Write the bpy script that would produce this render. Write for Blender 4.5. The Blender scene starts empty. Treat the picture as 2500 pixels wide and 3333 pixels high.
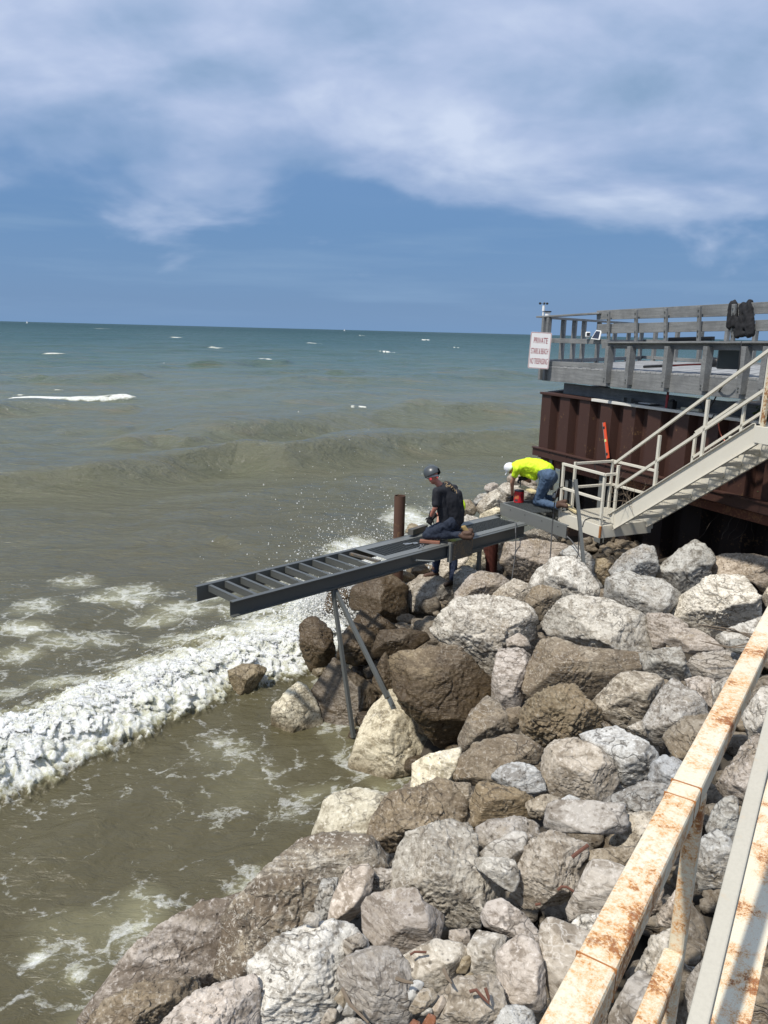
import bpy, bmesh, math, random
import numpy as np
from mathutils import Vector, Matrix

# ------------------------------------------------------------------ camera, sky, sun, exposure
SC = bpy.context.scene
COL = SC.collection
ZC = 5.6                                   # eye height over the lake
PITCH, ROLL = math.radians(13.29), math.radians(1.45)
FWD = np.array([0, math.cos(PITCH), -math.sin(PITCH)])
RT0 = np.array([1.0, 0, 0]); UP0 = np.cross(RT0, FWD)
RT = math.cos(ROLL)*RT0 + math.sin(ROLL)*UP0
UP = -math.sin(ROLL)*RT0 + math.cos(ROLL)*UP0
EYE = np.array([0, 0, ZC])
cd = bpy.data.cameras.new("camera"); cam = bpy.data.objects.new("camera", cd); COL.objects.link(cam)
cd.sensor_fit = 'HORIZONTAL'; cd.sensor_width = 36; cd.lens = 36.0
cd.clip_start = 0.05; cd.clip_end = 60000
M = Matrix.Identity(4)
for i in range(3):
    M[i][0] = RT[i]; M[i][1] = UP[i]; M[i][2] = -FWD[i]; M[i][3] = EYE[i]
cam.matrix_world = M
SC.camera = cam

SUN_EL = math.radians(59); SUN_H = np.array([-0.75, -0.66])
W = bpy.data.worlds.new("World"); SC.world = W; W.use_nodes = True
nt = W.node_tree; nt.nodes.clear()
def NN(t, kind, **kw):
    n = t.nodes.new(kind)
    for k, v in kw.items():
        if k.startswith('i_'):
            key = k[2:]; key = int(key) if key.isdigit() else key.replace('_', ' ')
            n.inputs[key].default_value = v
        else: setattr(n, k, v)
    return n
wo = NN(nt, 'ShaderNodeOutputWorld'); bg = NN(nt, 'ShaderNodeBackground'); bg.inputs[1].default_value = 0.1
nt.links.new(bg.outputs[0], wo.inputs[0])
sky = NN(nt, 'ShaderNodeTexSky', sky_type='NISHITA', sun_disc=False)
sky.sun_elevation = SUN_EL; sky.sun_rotation = math.atan2(SUN_H[0], SUN_H[1]) % (2*math.pi)
tc = NN(nt, 'ShaderNodeTexCoord')
sep = NN(nt, 'ShaderNodeSeparateXYZ'); nt.links.new(tc.outputs['Generated'], sep.inputs[0])
def math_(t, op, a, b=None, c=None, clamp=False):
    n = t.nodes.new('ShaderNodeMath'); n.operation = op; n.use_clamp = clamp
    for i, x in enumerate((a, b, c)):
        if x is None: continue
        if isinstance(x, (int, float)): n.inputs[i].default_value = x
        else: t.links.new(x, n.inputs[i])
    return n.outputs[0]
def mixc(t, fac, a, b, mode='MIX'):
    n = t.nodes.new('ShaderNodeMix'); n.data_type = 'RGBA'; n.blend_type = mode
    for sock, x in ((n.inputs[0], fac), (n.inputs[6], a), (n.inputs[7], b)):
        if isinstance(x, (int, float)): sock.default_value = x
        elif isinstance(x, (tuple, list)): sock.default_value = tuple(x) + ((1,) if len(x) == 3 else ())
        else: t.links.new(x, sock)
    return n.outputs[2]
def ramp(t, fac, stops, interp='LINEAR'):
    n = t.nodes.new('ShaderNodeValToRGB'); n.color_ramp.interpolation = interp
    e = n.color_ramp.elements
    while len(e) > 1: e.remove(e[-1])
    for i, (p, c) in enumerate(stops):
        el = e[0] if i == 0 else e.new(p)
        el.position = p
        el.color = (c, c, c, 1) if isinstance(c, (int, float)) else tuple(c) + (1,)
    t.links.new(fac, n.inputs[0]); return n.outputs[0]
def noise_(t, vec, scale, detail=4, rough=.5, dist=0, dim='3D', out=0):
    n = t.nodes.new('ShaderNodeTexNoise'); n.noise_dimensions = dim
    n.inputs['Scale'].default_value = scale; n.inputs['Detail'].default_value = detail
    n.inputs['Roughness'].default_value = rough; n.inputs['Distortion'].default_value = dist
    if vec is not None: t.links.new(vec, n.inputs['Vector'])
    return n.outputs[out]
# colours of the air by height above the horizon, then a bank of cloud
zz = sep.outputs[2]
zden = math_(nt, 'ADD', math_(nt, 'MAXIMUM', zz, 0.0), 0.38)
px = math_(nt, 'DIVIDE', sep.outputs[0], zden); py = math_(nt, 'DIVIDE', sep.outputs[1], zden)
cmb = NN(nt, 'ShaderNodeCombineXYZ'); nt.links.new(px, cmb.inputs[0]); nt.links.new(py, cmb.inputs[1])
mp = NN(nt, 'ShaderNodeMapping'); nt.links.new(cmb.outputs[0], mp.inputs[0])
mp.inputs['Location'].default_value = (7.4, 2.3, 0); mp.inputs['Rotation'].default_value = (0, 0, 0.3); mp.inputs['Scale'].default_value = (1.0, 1.25, 1)
cl_big = noise_(nt, mp.outputs[0], 0.8, 3, .45, .2)
cl_mid = noise_(nt, mp.outputs[0], 2.1, 5, .5, .25)
cl_fine = noise_(nt, mp.outputs[0], 5.0, 6, .5, .3)
air = ramp(nt, zz, [(0.0, (1.75, 3.2, 5.6)), (0.03, (1.50, 2.85, 5.2)), (0.12, (1.35, 2.75, 5.2)), (0.3, (1.75, 3.15, 5.9)), (0.8, (2.0, 3.2, 5.6))])
air = mixc(nt, 0.12, air, sky.outputs[0])
edge = math_(nt, 'ADD', math_(nt, 'MULTIPLY', math_(nt, 'SUBTRACT', math_(nt, 'ADD', zz, math_(nt, 'MULTIPLY', sep.outputs[0], 0.035)), 0.098), 7.0),
             math_(nt, 'MULTIPLY', math_(nt, 'SUBTRACT', cl_big, .5), 1.5))
edge = math_(nt, 'ADD', edge, math_(nt, 'MULTIPLY', math_(nt, 'SUBTRACT', cl_mid, .5), 1.8))
cm = ramp(nt, edge, [(0.0, 0.0), (0.30, .55), (0.75, .92), (1.0, 1.0)], 'EASE')
ccol = ramp(nt, math_(nt, 'ADD', math_(nt, 'MULTIPLY', cl_mid, .7), math_(nt, 'MULTIPLY', cl_fine, .3)),
            [(0.36, (2.6, 3.9, 5.9)), (0.44, (3.5, 4.7, 6.9)), (0.52, (4.6, 5.6, 7.8)), (0.62, (6.2, 7.1, 8.9))])
skyc = mixc(nt, cm, air, ccol)
# faint low streaks over the horizon
st_map = NN(nt, 'ShaderNodeMapping'); nt.links.new(tc.outputs['Generated'], st_map.inputs[0]); st_map.inputs['Scale'].default_value = (1.5, 1.5, 16)
st = ramp(nt, noise_(nt, st_map.outputs[0], 2.2, 5, .55), [(0.5, 0.0), (0.72, 0.45)])
low = ramp(nt, zz, [(0.0, .2), (0.03, 1.0), (0.11, 1.0), (0.16, 0.0)])
skyc = mixc(nt, math_(nt, 'MULTIPLY', st, low), skyc, (2.5, 3.9, 5.9))
nt.links.new(skyc, bg.inputs[0])

sd = bpy.data.lights.new("sun", 'SUN'); so = bpy.data.objects.new("sun", sd); COL.objects.link(so)
sd.energy = 4.5; sd.angle = math.radians(2.5); sd.color = (1.0, .95, .87)
sh = SUN_H/np.linalg.norm(SUN_H)
sdir = Vector((sh[0]*math.cos(SUN_EL), sh[1]*math.cos(SUN_EL), math.sin(SUN_EL)))
so.rotation_euler = sdir.to_track_quat('Z', 'Y').to_euler(); so.location = (-20, -15, 40)
SC.view_settings.view_transform = 'Standard'; SC.view_settings.look = 'None'
SC.view_settings.exposure = 0.0; SC.view_settings.gamma = 1.0
SC.render.engine = 'CYCLES'; SC.cycles.max_bounces = 6; SC.cycles.use_denoising = True

# ------------------------------------------------------------------ survey helpers (photo measurements -> metres)
def ray(u, v): return FWD + RT*(u-1250)/2500.0 + UP*(1666.5-v)/2500.0
def atH(u, v, h):                       # point h metres below the eye
    r = ray(u, v); return EYE + r*(-h/r[2])
def aty(u, v, y): r = ray(u, v); return EYE + r*(y/r[1])
def onpl(u, v, p0, n): r = ray(u, v); return EYE + r*(np.dot(np.asarray(p0)-EYE, n)/np.dot(r, n))
def proj(p):
    d = (np.asarray(p)-EYE); z = d@FWD; return 1250+2500*(d@RT)/z, 1666.5-2500*(d@UP)/z
def V(*a): return np.array(a, float)
def unit(a): a = np.asarray(a, float); return a/np.linalg.norm(a)

# ------------------------------------------------------------------ noise on arrays
def _hash(ix, iy, iz, seed):
    h = (ix.astype(np.int64)*374761393 + iy.astype(np.int64)*668265263 + iz.astype(np.int64)*2147483647 + seed*144665) & 0xffffffff
    h = ((h ^ (h >> 13))*1274126177) & 0xffffffff
    h = ((h ^ (h >> 16))*2246822519) & 0xffffffff
    return h ^ (h >> 15)
_G = np.array([[1,1,0],[-1,1,0],[1,-1,0],[-1,-1,0],[1,0,1],[-1,0,1],[1,0,-1],[-1,0,-1],[0,1,1],[0,-1,1],[0,1,-1],[0,-1,-1]], float)
def perlin(p, seed=0):
    i = np.floor(p).astype(np.int64); f = p - i
    w = f*f*f*(f*(f*6-15)+10)
    res = 0
    for dx in (0, 1):
        wx = w[:, 0] if dx else 1-w[:, 0]
        for dy in (0, 1):
            wy = w[:, 1] if dy else 1-w[:, 1]
            for dz in (0, 1):
                wz = w[:, 2] if dz else 1-w[:, 2]
                g = _G[_hash(i[:, 0]+dx, i[:, 1]+dy, i[:, 2]+dz, seed) % 12]
                dv = g[:, 0]*(f[:, 0]-dx)+g[:, 1]*(f[:, 1]-dy)+g[:, 2]*(f[:, 2]-dz)
                res = res + wx*wy*wz*dv
    return res
def fbm(p, octv=4, gain=.5, seed=0, ridged=False):
    a, s, tot = 1.0, 0, 0
    for o in range(octv):
        n = perlin(p*(2.03**o), seed+o*17)
        if ridged: n = 0.5-np.abs(n)*1.6
        tot = tot + a*n; a *= gain
    return tot
def cells(p, seed=0):                   # distance to nearest and second nearest feature, id of nearest
    i = np.floor(p).astype(np.int64)
    d1 = np.full(len(p), 9.0); d2 = np.full(len(p), 9.0); idn = np.zeros(len(p))
    for dx in (-1, 0, 1):
        for dy in (-1, 0, 1):
            for dz in (-1, 0, 1):
                c = i + np.array([dx, dy, dz])
                h = _hash(c[:, 0], c[:, 1], c[:, 2], seed)
                o = np.stack([(h & 1023)/1023.0, ((h >> 10) & 1023)/1023.0, ((h >> 20) & 1023)/1023.0], 1)
                d = np.linalg.norm(c + o - p, axis=1)
                m = d < d1
                d2 = np.where(m, d1, np.minimum(d2, d)); idn = np.where(m, (h >> 5) % 1000/1000.0, idn); d1 = np.where(m, d, d1)
    return d1, d2, idn

# ------------------------------------------------------------------ mesh helpers
def link(o, parent=None):
    COL.objects.link(o)
    if parent is not None: o.parent = parent
    return o
def mesh_np(name, verts, faces, mat=None, parent=None, smooth=True):
    me = bpy.data.meshes.new(name)
    verts = np.asarray(verts, np.float32); faces = np.asarray(faces, np.int32)
    k = faces.shape[1]
    me.vertices.add(len(verts)); me.vertices.foreach_set('co', verts.ravel())
    me.loops.add(faces.size); me.loops.foreach_set('vertex_index', faces.ravel())
    me.polygons.add(len(faces)); me.polygons.foreach_set('loop_start', np.arange(0, faces.size, k, dtype=np.int32))
    me.polygons.foreach_set('loop_total', np.full(len(faces), k, np.int32))
    me.polygons.foreach_set('use_smooth', np.full(len(faces), smooth))
    me.update(calc_edges=True)
    if mat: me.materials.append(mat)
    return link(bpy.data.objects.new(name, me), parent)
def attr(me, name, vals):
    a = me.attributes.new(name, 'FLOAT', 'POINT'); a.data.foreach_set('value', np.asarray(vals, np.float32))
def tag(o, label=None, cat=None, group=None, kind=None):
    if label: o['label'] = label
    if cat: o['category'] = cat
    if group: o['group'] = group
    if kind: o['kind'] = kind
    return o
def empty(name, loc, label=None, cat=None, group=None):
    o = bpy.data.objects.new(name, None); o.location = tuple(loc); o.empty_display_size = .1
    COL.objects.link(o); return tag(o, label, cat, group)

class MB:
    """collects boxes, bars, tubes and prisms in world metres; build() links them as one mesh"""
    def __init__(s): s.v = []; s.f = []
    def add(s, vs, fs):
        b = len(s.v); s.v += [tuple(map(float, q)) for q in vs]; s.f += [tuple(b+i for i in f) for f in fs]; return s
    def hexa(s, c8): return s.add(c8, [(0,3,2,1),(4,5,6,7),(0,1,5,4),(1,2,6,5),(2,3,7,6),(3,0,4,7)])
    def bar(s, p0, p1, w, h, up=(0, 0, 1), off=(0, 0), off2=None):
        """box from p0 to p1; w across, h along up; off shifts (across, up)"""
        p0 = np.asarray(p0, float); p1 = np.asarray(p1, float); d = unit(p1-p0)
        a = np.cross(d, up)
        a = unit(a) if np.linalg.norm(a) > 1e-6 else V(1, 0, 0)
        u = np.cross(a, d)
        c = a*off[0] + u*off[1]
        q = [(-w/2, -h/2), (w/2, -h/2), (w/2, h/2), (-w/2, h/2)]
        return s.hexa([p0+c+a*x+u*y for x, y in q] + [p1+c+a*x+u*y for x, y in q])
    def box(s, c, sx, sy, sz, rz=0):
        c = np.asarray(c, float); ca, sa = math.cos(rz), math.sin(rz)
        ax = V(ca, sa, 0); ay = V(-sa, ca, 0)
        q = [(-1,-1),(1,-1),(1,1),(-1,1)]
        return s.hexa([c+ax*x*sx/2+ay*y*sy/2+V(0,0,-sz/2) for x, y in q] + [c+ax*x*sx/2+ay*y*sy/2+V(0,0,sz/2) for x, y in q])
    def tube(s, pts, r, n=10, cap=True):
        pts = [np.asarray(p, float) for p in pts]; rr = r if isinstance(r, (list, tuple)) else [r]*len(pts)
        ref = V(0, 0, 1)
        if abs(unit(pts[1]-pts[0])[2]) > .9: ref = V(1, 0, 0)
        rings = []
        for i, p in enumerate(pts):
            d = unit(pts[min(i+1, len(pts)-1)]-pts[max(i-1, 0)])
            a = unit(np.cross(d, ref)); b = np.cross(d, a)
            rings.append([p+rr[i]*(a*math.cos(2*math.pi*k/n)+b*math.sin(2*math.pi*k/n)) for k in range(n)])
        fs = []
        for i in range(len(pts)-1):
            for k in range(n):
                fs.append((i*n+k, i*n+(k+1) % n, (i+1)*n+(k+1) % n, (i+1)*n+k))
        if cap: fs += [tuple(range(n))[::-1], tuple((len(pts)-1)*n+k for k in range(n))]
        return s.add([q for r_ in rings for q in r_], fs)
    def prism(s, poly, p0, ex, ey, ez):
        """poly (x,y) in the plane ex,ey at p0, thickness vector ez"""
        p0 = np.asarray(p0, float); n = len(poly)
        a = [p0+np.asarray(ex)*x+np.asarray(ey)*y for x, y in poly]; b = [q+np.asarray(ez) for q in a]
        return s.add(a+b, [tuple(range(n))[::-1], tuple(range(n, 2*n))] + [(i, (i+1) % n, n+(i+1) % n, n+i) for i in range(n)])
    def build(s, name, mat, parent=None, bevel=0.0, smooth=False, origin=None):
        me = bpy.data.meshes.new(name)
        v = np.array(s.v)
        if parent is not None and origin is None:
            # parents are unrotated empties or meshes whose origin is their location
            o_ = parent; origin = np.zeros(3)
            while o_ is not None: origin = origin + np.array(o_.location); o_ = o_.parent
        elif origin is None:
            origin = np.array([(v[:, 0].min()+v[:, 0].max())/2, (v[:, 1].min()+v[:, 1].max())/2, v[:, 2].min()])
        me.from_pydata([tuple(q) for q in (v-origin)], [], s.f); me.update()
        bm = bmesh.new(); bm.from_mesh(me); bmesh.ops.recalc_face_normals(bm, faces=bm.faces); bm.to_mesh(me); bm.free()
        if smooth:
            me.polygons.foreach_set('use_smooth', np.ones(len(me.polygons), bool))
            try: me.set_sharp_from_angle(angle=math.radians(40))
            except Exception: pass
        me.materials.append(mat)
        o = link(bpy.data.objects.new(name, me), parent)
        if parent is None: o.location = tuple(origin)
        if bevel:
            m = o.modifiers.new('bevel', 'BEVEL'); m.width = bevel; m.segments = 2; m.limit_method = 'ANGLE'; m.angle_limit = math.radians(40)
        return o

# ------------------------------------------------------------------ materials
def newmat(name):
    m = bpy.data.materials.new(name); m.use_nodes = True; t = m.node_tree; t.nodes.clear()
    out = t.nodes.new('ShaderNodeOutputMaterial'); b = t.nodes.new('ShaderNodeBsdfPrincipled')
    t.links.new(b.outputs[0], out.inputs[0]); return m, t, b
def setc(t, sock, x):
    if isinstance(x, (tuple, list)): sock.default_value = tuple(x)+(1,)
    elif isinstance(x, (int, float)): sock.default_value = x
    else: t.links.new(x, sock)
def bump_(t, b, h, strength=.3, dist=.01, prev=None):
    n = t.nodes.new('ShaderNodeBump'); n.inputs['Strength'].default_value = strength; n.inputs['Distance'].default_value = dist
    t.links.new(h, n.inputs['Height'])
    if prev is not None: t.links.new(prev, n.inputs['Normal'])
    t.links.new(n.outputs[0], b.inputs['Normal']); return n.outputs[0]
def worldpos(t):
    g = t.nodes.new('ShaderNodeNewGeometry'); return g.outputs['Position']

def paint_mat(name, col, rough=.5, rust=0.0, rustcol=(.30, .10, .03), dirt=.15, scale=1.0, metallic=0, spots=0.0):
    """painted or bare metal with wear: rust blotches of their own shape, faint dirt"""
    m, t, b = newmat(name); P = worldpos(t)
    n1 = noise_(t, P, 3*scale, 6, .6); n2 = noise_(t, P, 22*scale, 5, .65, .3); n3 = noise_(t, P, 90*scale, 3, .6)
    c = mixc(t, math_(t, 'MULTIPLY', n1, dirt*2), col, tuple(x*.55 for x in col))
    c = mixc(t, ramp(t, n3, [(.4, 0.0), (.7, dirt)]), c, tuple(x*.6 for x in col))
    r = rough
    if rust > 0:
        s = math_(t, 'ADD', math_(t, 'MULTIPLY', n2, .55), math_(t, 'MULTIPLY', n1, .45))
        lo = .72-.30*rust
        mk = ramp(t, s, [(lo, 0.0), (lo+.05, .75), (lo+.12, 1.0)])
        halo = ramp(t, s, [(lo-.07, 0.0), (lo+.02, .55)])
        c = mixc(t, halo, c, (.62, .40, .16)) if spots else mixc(t, halo, c, tuple(.5*x+.5*y for x, y in zip(col, (.5, .3, .12))))
        rc = mixc(t, ramp(t, n3, [(.35, 0.0), (.65, 1.0)]), rustcol, tuple(x*.35 for x in rustcol))
        c = mixc(t, mk, c, rc)
        rr = t.nodes.new('ShaderNodeMix'); rr.inputs[2].default_value = rough; rr.inputs[3].default_value = .9
        t.links.new(mk, rr.inputs[0]); r = rr.outputs[0]
    setc(t, b.inputs['Base Color'], c); setc(t, b.inputs['Roughness'], r); b.inputs['Metallic'].default_value = metallic
    bump_(t, b, n3, .25, .003)
    return m
def plain(name, col, rough=.6, metallic=0, var=.15, scale=20, bump=.15, bdist=.003):
    m, t, b = newmat(name); tcn = t.nodes.new('ShaderNodeTexCoord'); n = noise_(t, tcn.outputs['Object'], scale, 5, .6)
    c = mixc(t, n, tuple(x*(1-var) for x in col), tuple(min(1, x*(1+var)) for x in col))
    setc(t, b.inputs['Base Color'], c); b.inputs['Roughness'].default_value = rough; b.inputs['Metallic'].default_value = metallic
    if bump: bump_(t, b, n, bump, bdist)
    return m
# ------------------------------------------------------------------ shore: where the rubble slope stands
_ys = np.array([2.0, 4.0, 5.13, 6.28, 7.2, 7.9, 8.5, 9.2, 9.9, 11.0, 12.0, 13.0, 15.0, 17.0, 20.0, 26.0])
_xs = np.array([-4.2, -3.1, -2.35, -1.6, -1.15, -.4, .15, -.35, -.75, -1.0, -1.0, -.9, -.6, .1, 1.7, 5.0])
def slope_z(x, y):
    """height of the rubble bed over the lake"""
    x = np.asarray(x, float); y = np.asarray(y, float)
    d = x - np.interp(y, _ys, _xs)
    k = np.clip((y-6.0)/4.0, 0, 1); k = k*k*(3-2*k)
    A = 2.9*(1-k)+1.95*k; L = 2.1*(1-k)+1.35*k
    return np.where(d > 0, A*(1-np.exp(-np.maximum(d, 0)/L)), d*0.9)
def hit_slope(u, v, dz=0.0):
    r = ray(u, v); lo = 1.5
    ts = np.arange(1.2, 45, .02); pts = EYE+ts[:, None]*r
    below = pts[:, 2] < slope_z(pts[:, 0], pts[:, 1])+dz
    i = np.argmax(below) if below.any() else len(ts)-1
    return pts[i]

# rubble bed: earth and small stone, coloured darker for the shade in boulder gaps
gx = np.linspace(-7, 16, 231); gy = np.linspace(-3, 27, 301)
GX, GY = np.meshgrid(gx, gy)
P2 = np.stack([GX.ravel(), GY.ravel(), np.zeros(GX.size)], 1)
gz = slope_z(P2[:, 0], P2[:, 1])-0.75+.25*fbm(P2*1.3, 4, .6, 5)
gz = gz - np.clip((P2[:, 1]-16.5)*.5, 0, 3)
P2[:, 2] = np.maximum(gz, -3.0)
nx, ny = len(gx), len(gy); idx = np.arange(nx*ny).reshape(ny, nx)
F = np.stack([idx[:-1, :-1].ravel(), idx[:-1, 1:].ravel(), idx[1:, 1:].ravel(), idx[1:, :-1].ravel()], 1)
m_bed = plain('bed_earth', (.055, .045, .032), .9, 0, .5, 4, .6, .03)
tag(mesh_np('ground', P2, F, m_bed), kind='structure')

# ------------------------------------------------------------------ boulders
def rock_material():
    m, t, b = newmat('limestone')
    oi = t.nodes.new('ShaderNodeObjectInfo'); tcn = t.nodes.new('ShaderNodeTexCoord')
    off = t.nodes.new('ShaderNodeVectorMath'); off.operation = 'ADD'
    sc = t.nodes.new('ShaderNodeVectorMath'); sc.operation = 'SCALE'; sc.inputs['Scale'].default_value = 57.0
    cx = t.nodes.new('ShaderNodeCombineXYZ'); t.links.new(oi.outputs['Random'], cx.inputs[0]); t.links.new(oi.outputs['Random'], cx.inputs[1])
    t.links.new(cx.outputs[0], sc.inputs[0]); t.links.new(tcn.outputs['Object'], off.inputs[0]); t.links.new(sc.outputs[0], off.inputs[1])
    P = off.outputs[0]
    def oattr(n):
        a = t.nodes.new('ShaderNodeAttribute'); a.attribute_type = 'OBJECT'; a.attribute_name = n; return a.outputs['Fac']
    stain, wet, tex = oattr('stain'), oattr('wet'), oattr('tex')
    tx = math_(t, 'MINIMUM', math_(t, 'ADD', math_(t, 'MULTIPLY', tex, .8), .12), 1.0)
    # layered structure: stretch one axis a little
    mpn = t.nodes.new('ShaderNodeMapping'); mpn.inputs['Rotation'].default_value = (.5, .35, .2); _cs = t.nodes.new('ShaderNodeCombineXYZ'); _cs.inputs[0].default_value = 1; _cs.inputs[1].default_value = 1.2; t.links.new(math_(t, 'ADD', math_(t, 'MULTIPLY', math_(t, 'FRACT', math_(t, 'MULTIPLY', oi.outputs['Random'], 7.3)), 4.2), 1.2), _cs.inputs[2]); t.links.new(_cs.outputs[0], mpn.inputs['Scale'])
    t.links.new(P, mpn.inputs[0]); PL = mpn.outputs[0]
    big = noise_(t, P, 1.5, 6, .62, .4); mid = noise_(t, PL, 6, 7, .65, .6); fine = noise_(t, P, 34, 6, .68, .2); grain = noise_(t, P, 130, 3, .6)
    base = oi.outputs['Color']
    hs = t.nodes.new('ShaderNodeHueSaturation'); hs.inputs['Value'].default_value = .50; hs.inputs['Saturation'].default_value = 1.25; t.links.new(base, hs.inputs['Color'])
    hl_ = t.nodes.new('ShaderNodeHueSaturation'); hl_.inputs['Value'].default_value = 1.55; hl_.inputs['Saturation'].default_value = .7; t.links.new(base, hl_.inputs['Color']); lite = hl_.outputs[0]
    dark = mixc(t, .35, hs.outputs[0], (.12, .075, .035))
    c = mixc(t, math_(t, 'MULTIPLY', ramp(t, mid, [(.41, 1.0), (.54, 0.0)]), .82), base, dark)
    # brown blotches where the stone is stained
    sm = ramp(t, math_(t, 'ADD', math_(t, 'MULTIPLY', big, .65), math_(t, 'ADD', math_(t, 'MULTIPLY', mid, .35), math_(t, 'MULTIPLY', math_(t, 'SUBTRACT', stain, .5), .38))), [(.47, 0.0), (.60, 1.0)])
    rg_ = t.nodes.new('ShaderNodeTexNoise'); rg_.noise_type = 'RIDGED_MULTIFRACTAL'; rg_.inputs['Scale'].default_value = 4.5; rg_.inputs['Detail'].default_value = 6; rg_.inputs['Roughness'].default_value = .55; t.links.new(PL, rg_.inputs['Vector'])
    rh_ = t.nodes.new('ShaderNodeTexNoise'); rh_.noise_type = 'RIDGED_MULTIFRACTAL'; rh_.inputs['Scale'].default_value = 13; rh_.inputs['Detail'].default_value = 5; rh_.inputs['Roughness'].default_value = .6; t.links.new(PL, rh_.inputs['Vector'])
    crease = math_(t, 'MAXIMUM', ramp(t, rg_.outputs[0], [(.55, 0.0), (.9, 1.0)]), ramp(t, rh_.outputs[0], [(.62, 0.0), (1.0, .8)]))
    c = mixc(t, math_(t, 'MULTIPLY', sm, .8), c, mixc(t, mid, (.12, .085, .05), (.30, .23, .14)))
    c = mixc(t, math_(t, 'MULTIPLY', tx, ramp(t, fine, [(.34, .85), (.45, 0.0)])), c, (.075, .058, .040))
    # bedding: dark weathered layers running with the slope
    bm_ = t.nodes.new('ShaderNodeMapping'); bm_.inputs['Rotation'].default_value = (0, .25, -.85); bm_.inputs['Scale'].default_value = (.7, 7.5, 6.0); t.links.new(P, bm_.inputs[0])
    bedn = noise_(t, bm_.outputs[0], 1.0, 7, .68, .5)
    bdm = math_(t, 'MULTIPLY', oattr('band'), ramp(t, math_(t, 'ADD', math_(t, 'MULTIPLY', bedn, .8), math_(t, 'MULTIPLY', big, .2)), [(.44, 0.0), (.52, .9), (.60, 1.0)]))
    c = mixc(t, math_(t, 'MULTIPLY', bdm, .85), c, mixc(t, mid, (.055, .042, .032), (.20, .15, .10)))
    # pale chips and veins
    c = mixc(t, ramp(t, fine, [(.54, 0.0), (.66, .6)]), c, lite)
    vw = noise_(t, P, 2.5, 4, .6, 0, out=1)
    vadd = t.nodes.new('ShaderNodeVectorMath'); vadd.operation = 'MULTIPLY_ADD'; t.links.new(vw, vadd.inputs[0]); vadd.inputs[1].default_value = (.8, .8, .8); t.links.new(PL, vadd.inputs[2])
    vo = t.nodes.new('ShaderNodeTexVoronoi'); vo.feature = 'DISTANCE_TO_EDGE'; vo.inputs['Scale'].default_value = 3.2; t.links.new(vadd.outputs[0], vo.inputs['Vector'])
    crack = ramp(t, vo.outputs['Distance'], [(0.0, 1.0), (.018, .55), (.05, 0.0)])
    patch = ramp(t, noise_(t, P, 2.6, 3, .5), [(.45, 0.0), (.6, 1.0)])
    crk = math_(t, 'MULTIPLY', crack, patch)
    c = mixc(t, math_(t, 'MULTIPLY', crk, .7), c, (.06, .05, .04))
    vo2 = t.nodes.new('ShaderNodeTexVoronoi'); vo2.feature = 'DISTANCE_TO_EDGE'; vo2.inputs['Scale'].default_value = 5.5; t.links.new(vadd.outputs[0], vo2.inputs['Vector'])
    vein = math_(t, 'MULTIPLY', ramp(t, vo2.outputs['Distance'], [(0.0, 1.0), (.05, 0.0)]), ramp(t, big, [(.5, 0.0), (.62, .7)]))
    c = mixc(t, math_(t, 'MULTIPLY', vein, .5), c, (.80, .77, .70))
    pits = t.nodes.new('ShaderNodeTexVoronoi'); pits.inputs['Scale'].default_value = 17; pits.inputs['Randomness'].default_value = 1; t.links.new(P, pits.inputs['Vector'])
    pit = math_(t, 'MULTIPLY', ramp(t, pits.outputs['Distance'], [(.12, 1.0), (.2, 0.0)]), ramp(t, noise_(t, P, 5, 3, .5), [(.52, 0.0), (.6, 1.0)]))
    c = mixc(t, math_(t, 'MULTIPLY', pit, .8), c, (.05, .04, .03))
    c = mixc(t, math_(t, 'MULTIPLY', math_(t, 'MULTIPLY', crease, tx), .60), c, (.06, .047, .034))
    # wet below the splash line
    sp = t.nodes.new('ShaderNodeSeparateXYZ'); t.links.new(worldpos(t), sp.inputs[0])
    wl = math_(t, 'SUBTRACT', math_(t, 'ADD', math_(t, 'ADD', math_(t, 'MULTIPLY', wet, 1.5), .16), math_(t, 'MULTIPLY', math_(t, 'SUBTRACT', big, .5), .8)), sp.outputs[2])
    wm = ramp(t, math_(t, 'ADD', math_(t, 'MULTIPLY', wl, 3.0), .3), [(0.0, 0.0), (1.0, 1.0)])
    c = mixc(t, math_(t, 'MULTIPLY', wm, .8), c, mixc(t, 1.0, c, (.24, .19, .12), 'MULTIPLY'))
    setc(t, b.inputs['Base Color'], c)
    rg = t.nodes.new('ShaderNodeMix'); rg.inputs[2].default_value = .88; rg.inputs[3].default_value = .34; t.links.new(wm, rg.inputs[0])
    t.links.new(rg.outputs[0], b.inputs['Roughness']); b.inputs['Specular IOR Level'].default_value = .35
    h = math_(t, 'ADD', math_(t, 'MULTIPLY', mid, 1.3), math_(t, 'ADD', math_(t, 'MULTIPLY', fine, .55), math_(t, 'MULTIPLY', grain, .12)))
    h = math_(t, 'SUBTRACT', h, math_(t, 'ADD', math_(t, 'MULTIPLY', crease, .55), math_(t, 'MULTIPLY', bdm, .6)))
    h = math_(t, 'SUBTRACT', h, math_(t, 'ADD', math_(t, 'MULTIPLY', crk, .5), math_(t, 'MULTIPLY', pit, .4)))
    bn_ = bump_(t, b, h, .9, .017); t.links.new(math_(t, 'MULTIPLY', tx, .95), bn_.node.inputs['Strength'])
    return m
m_rock = rock_material()
_ico = {}
def ico(level):
    if level not in _ico:
        bm = bmesh.new(); bmesh.ops.create_icosphere(bm, subdivisions=level, radius=1.0)
        bm.verts.ensure_lookup_table()
        v = np.array([q.co[:] for q in bm.verts]); f = np.array([[q.index for q in fc.verts] for fc in bm.faces]); bm.free()
        _ico[level] = (v/np.linalg.norm(v, axis=1)[:, None], f)
    return _ico[level]

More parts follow.
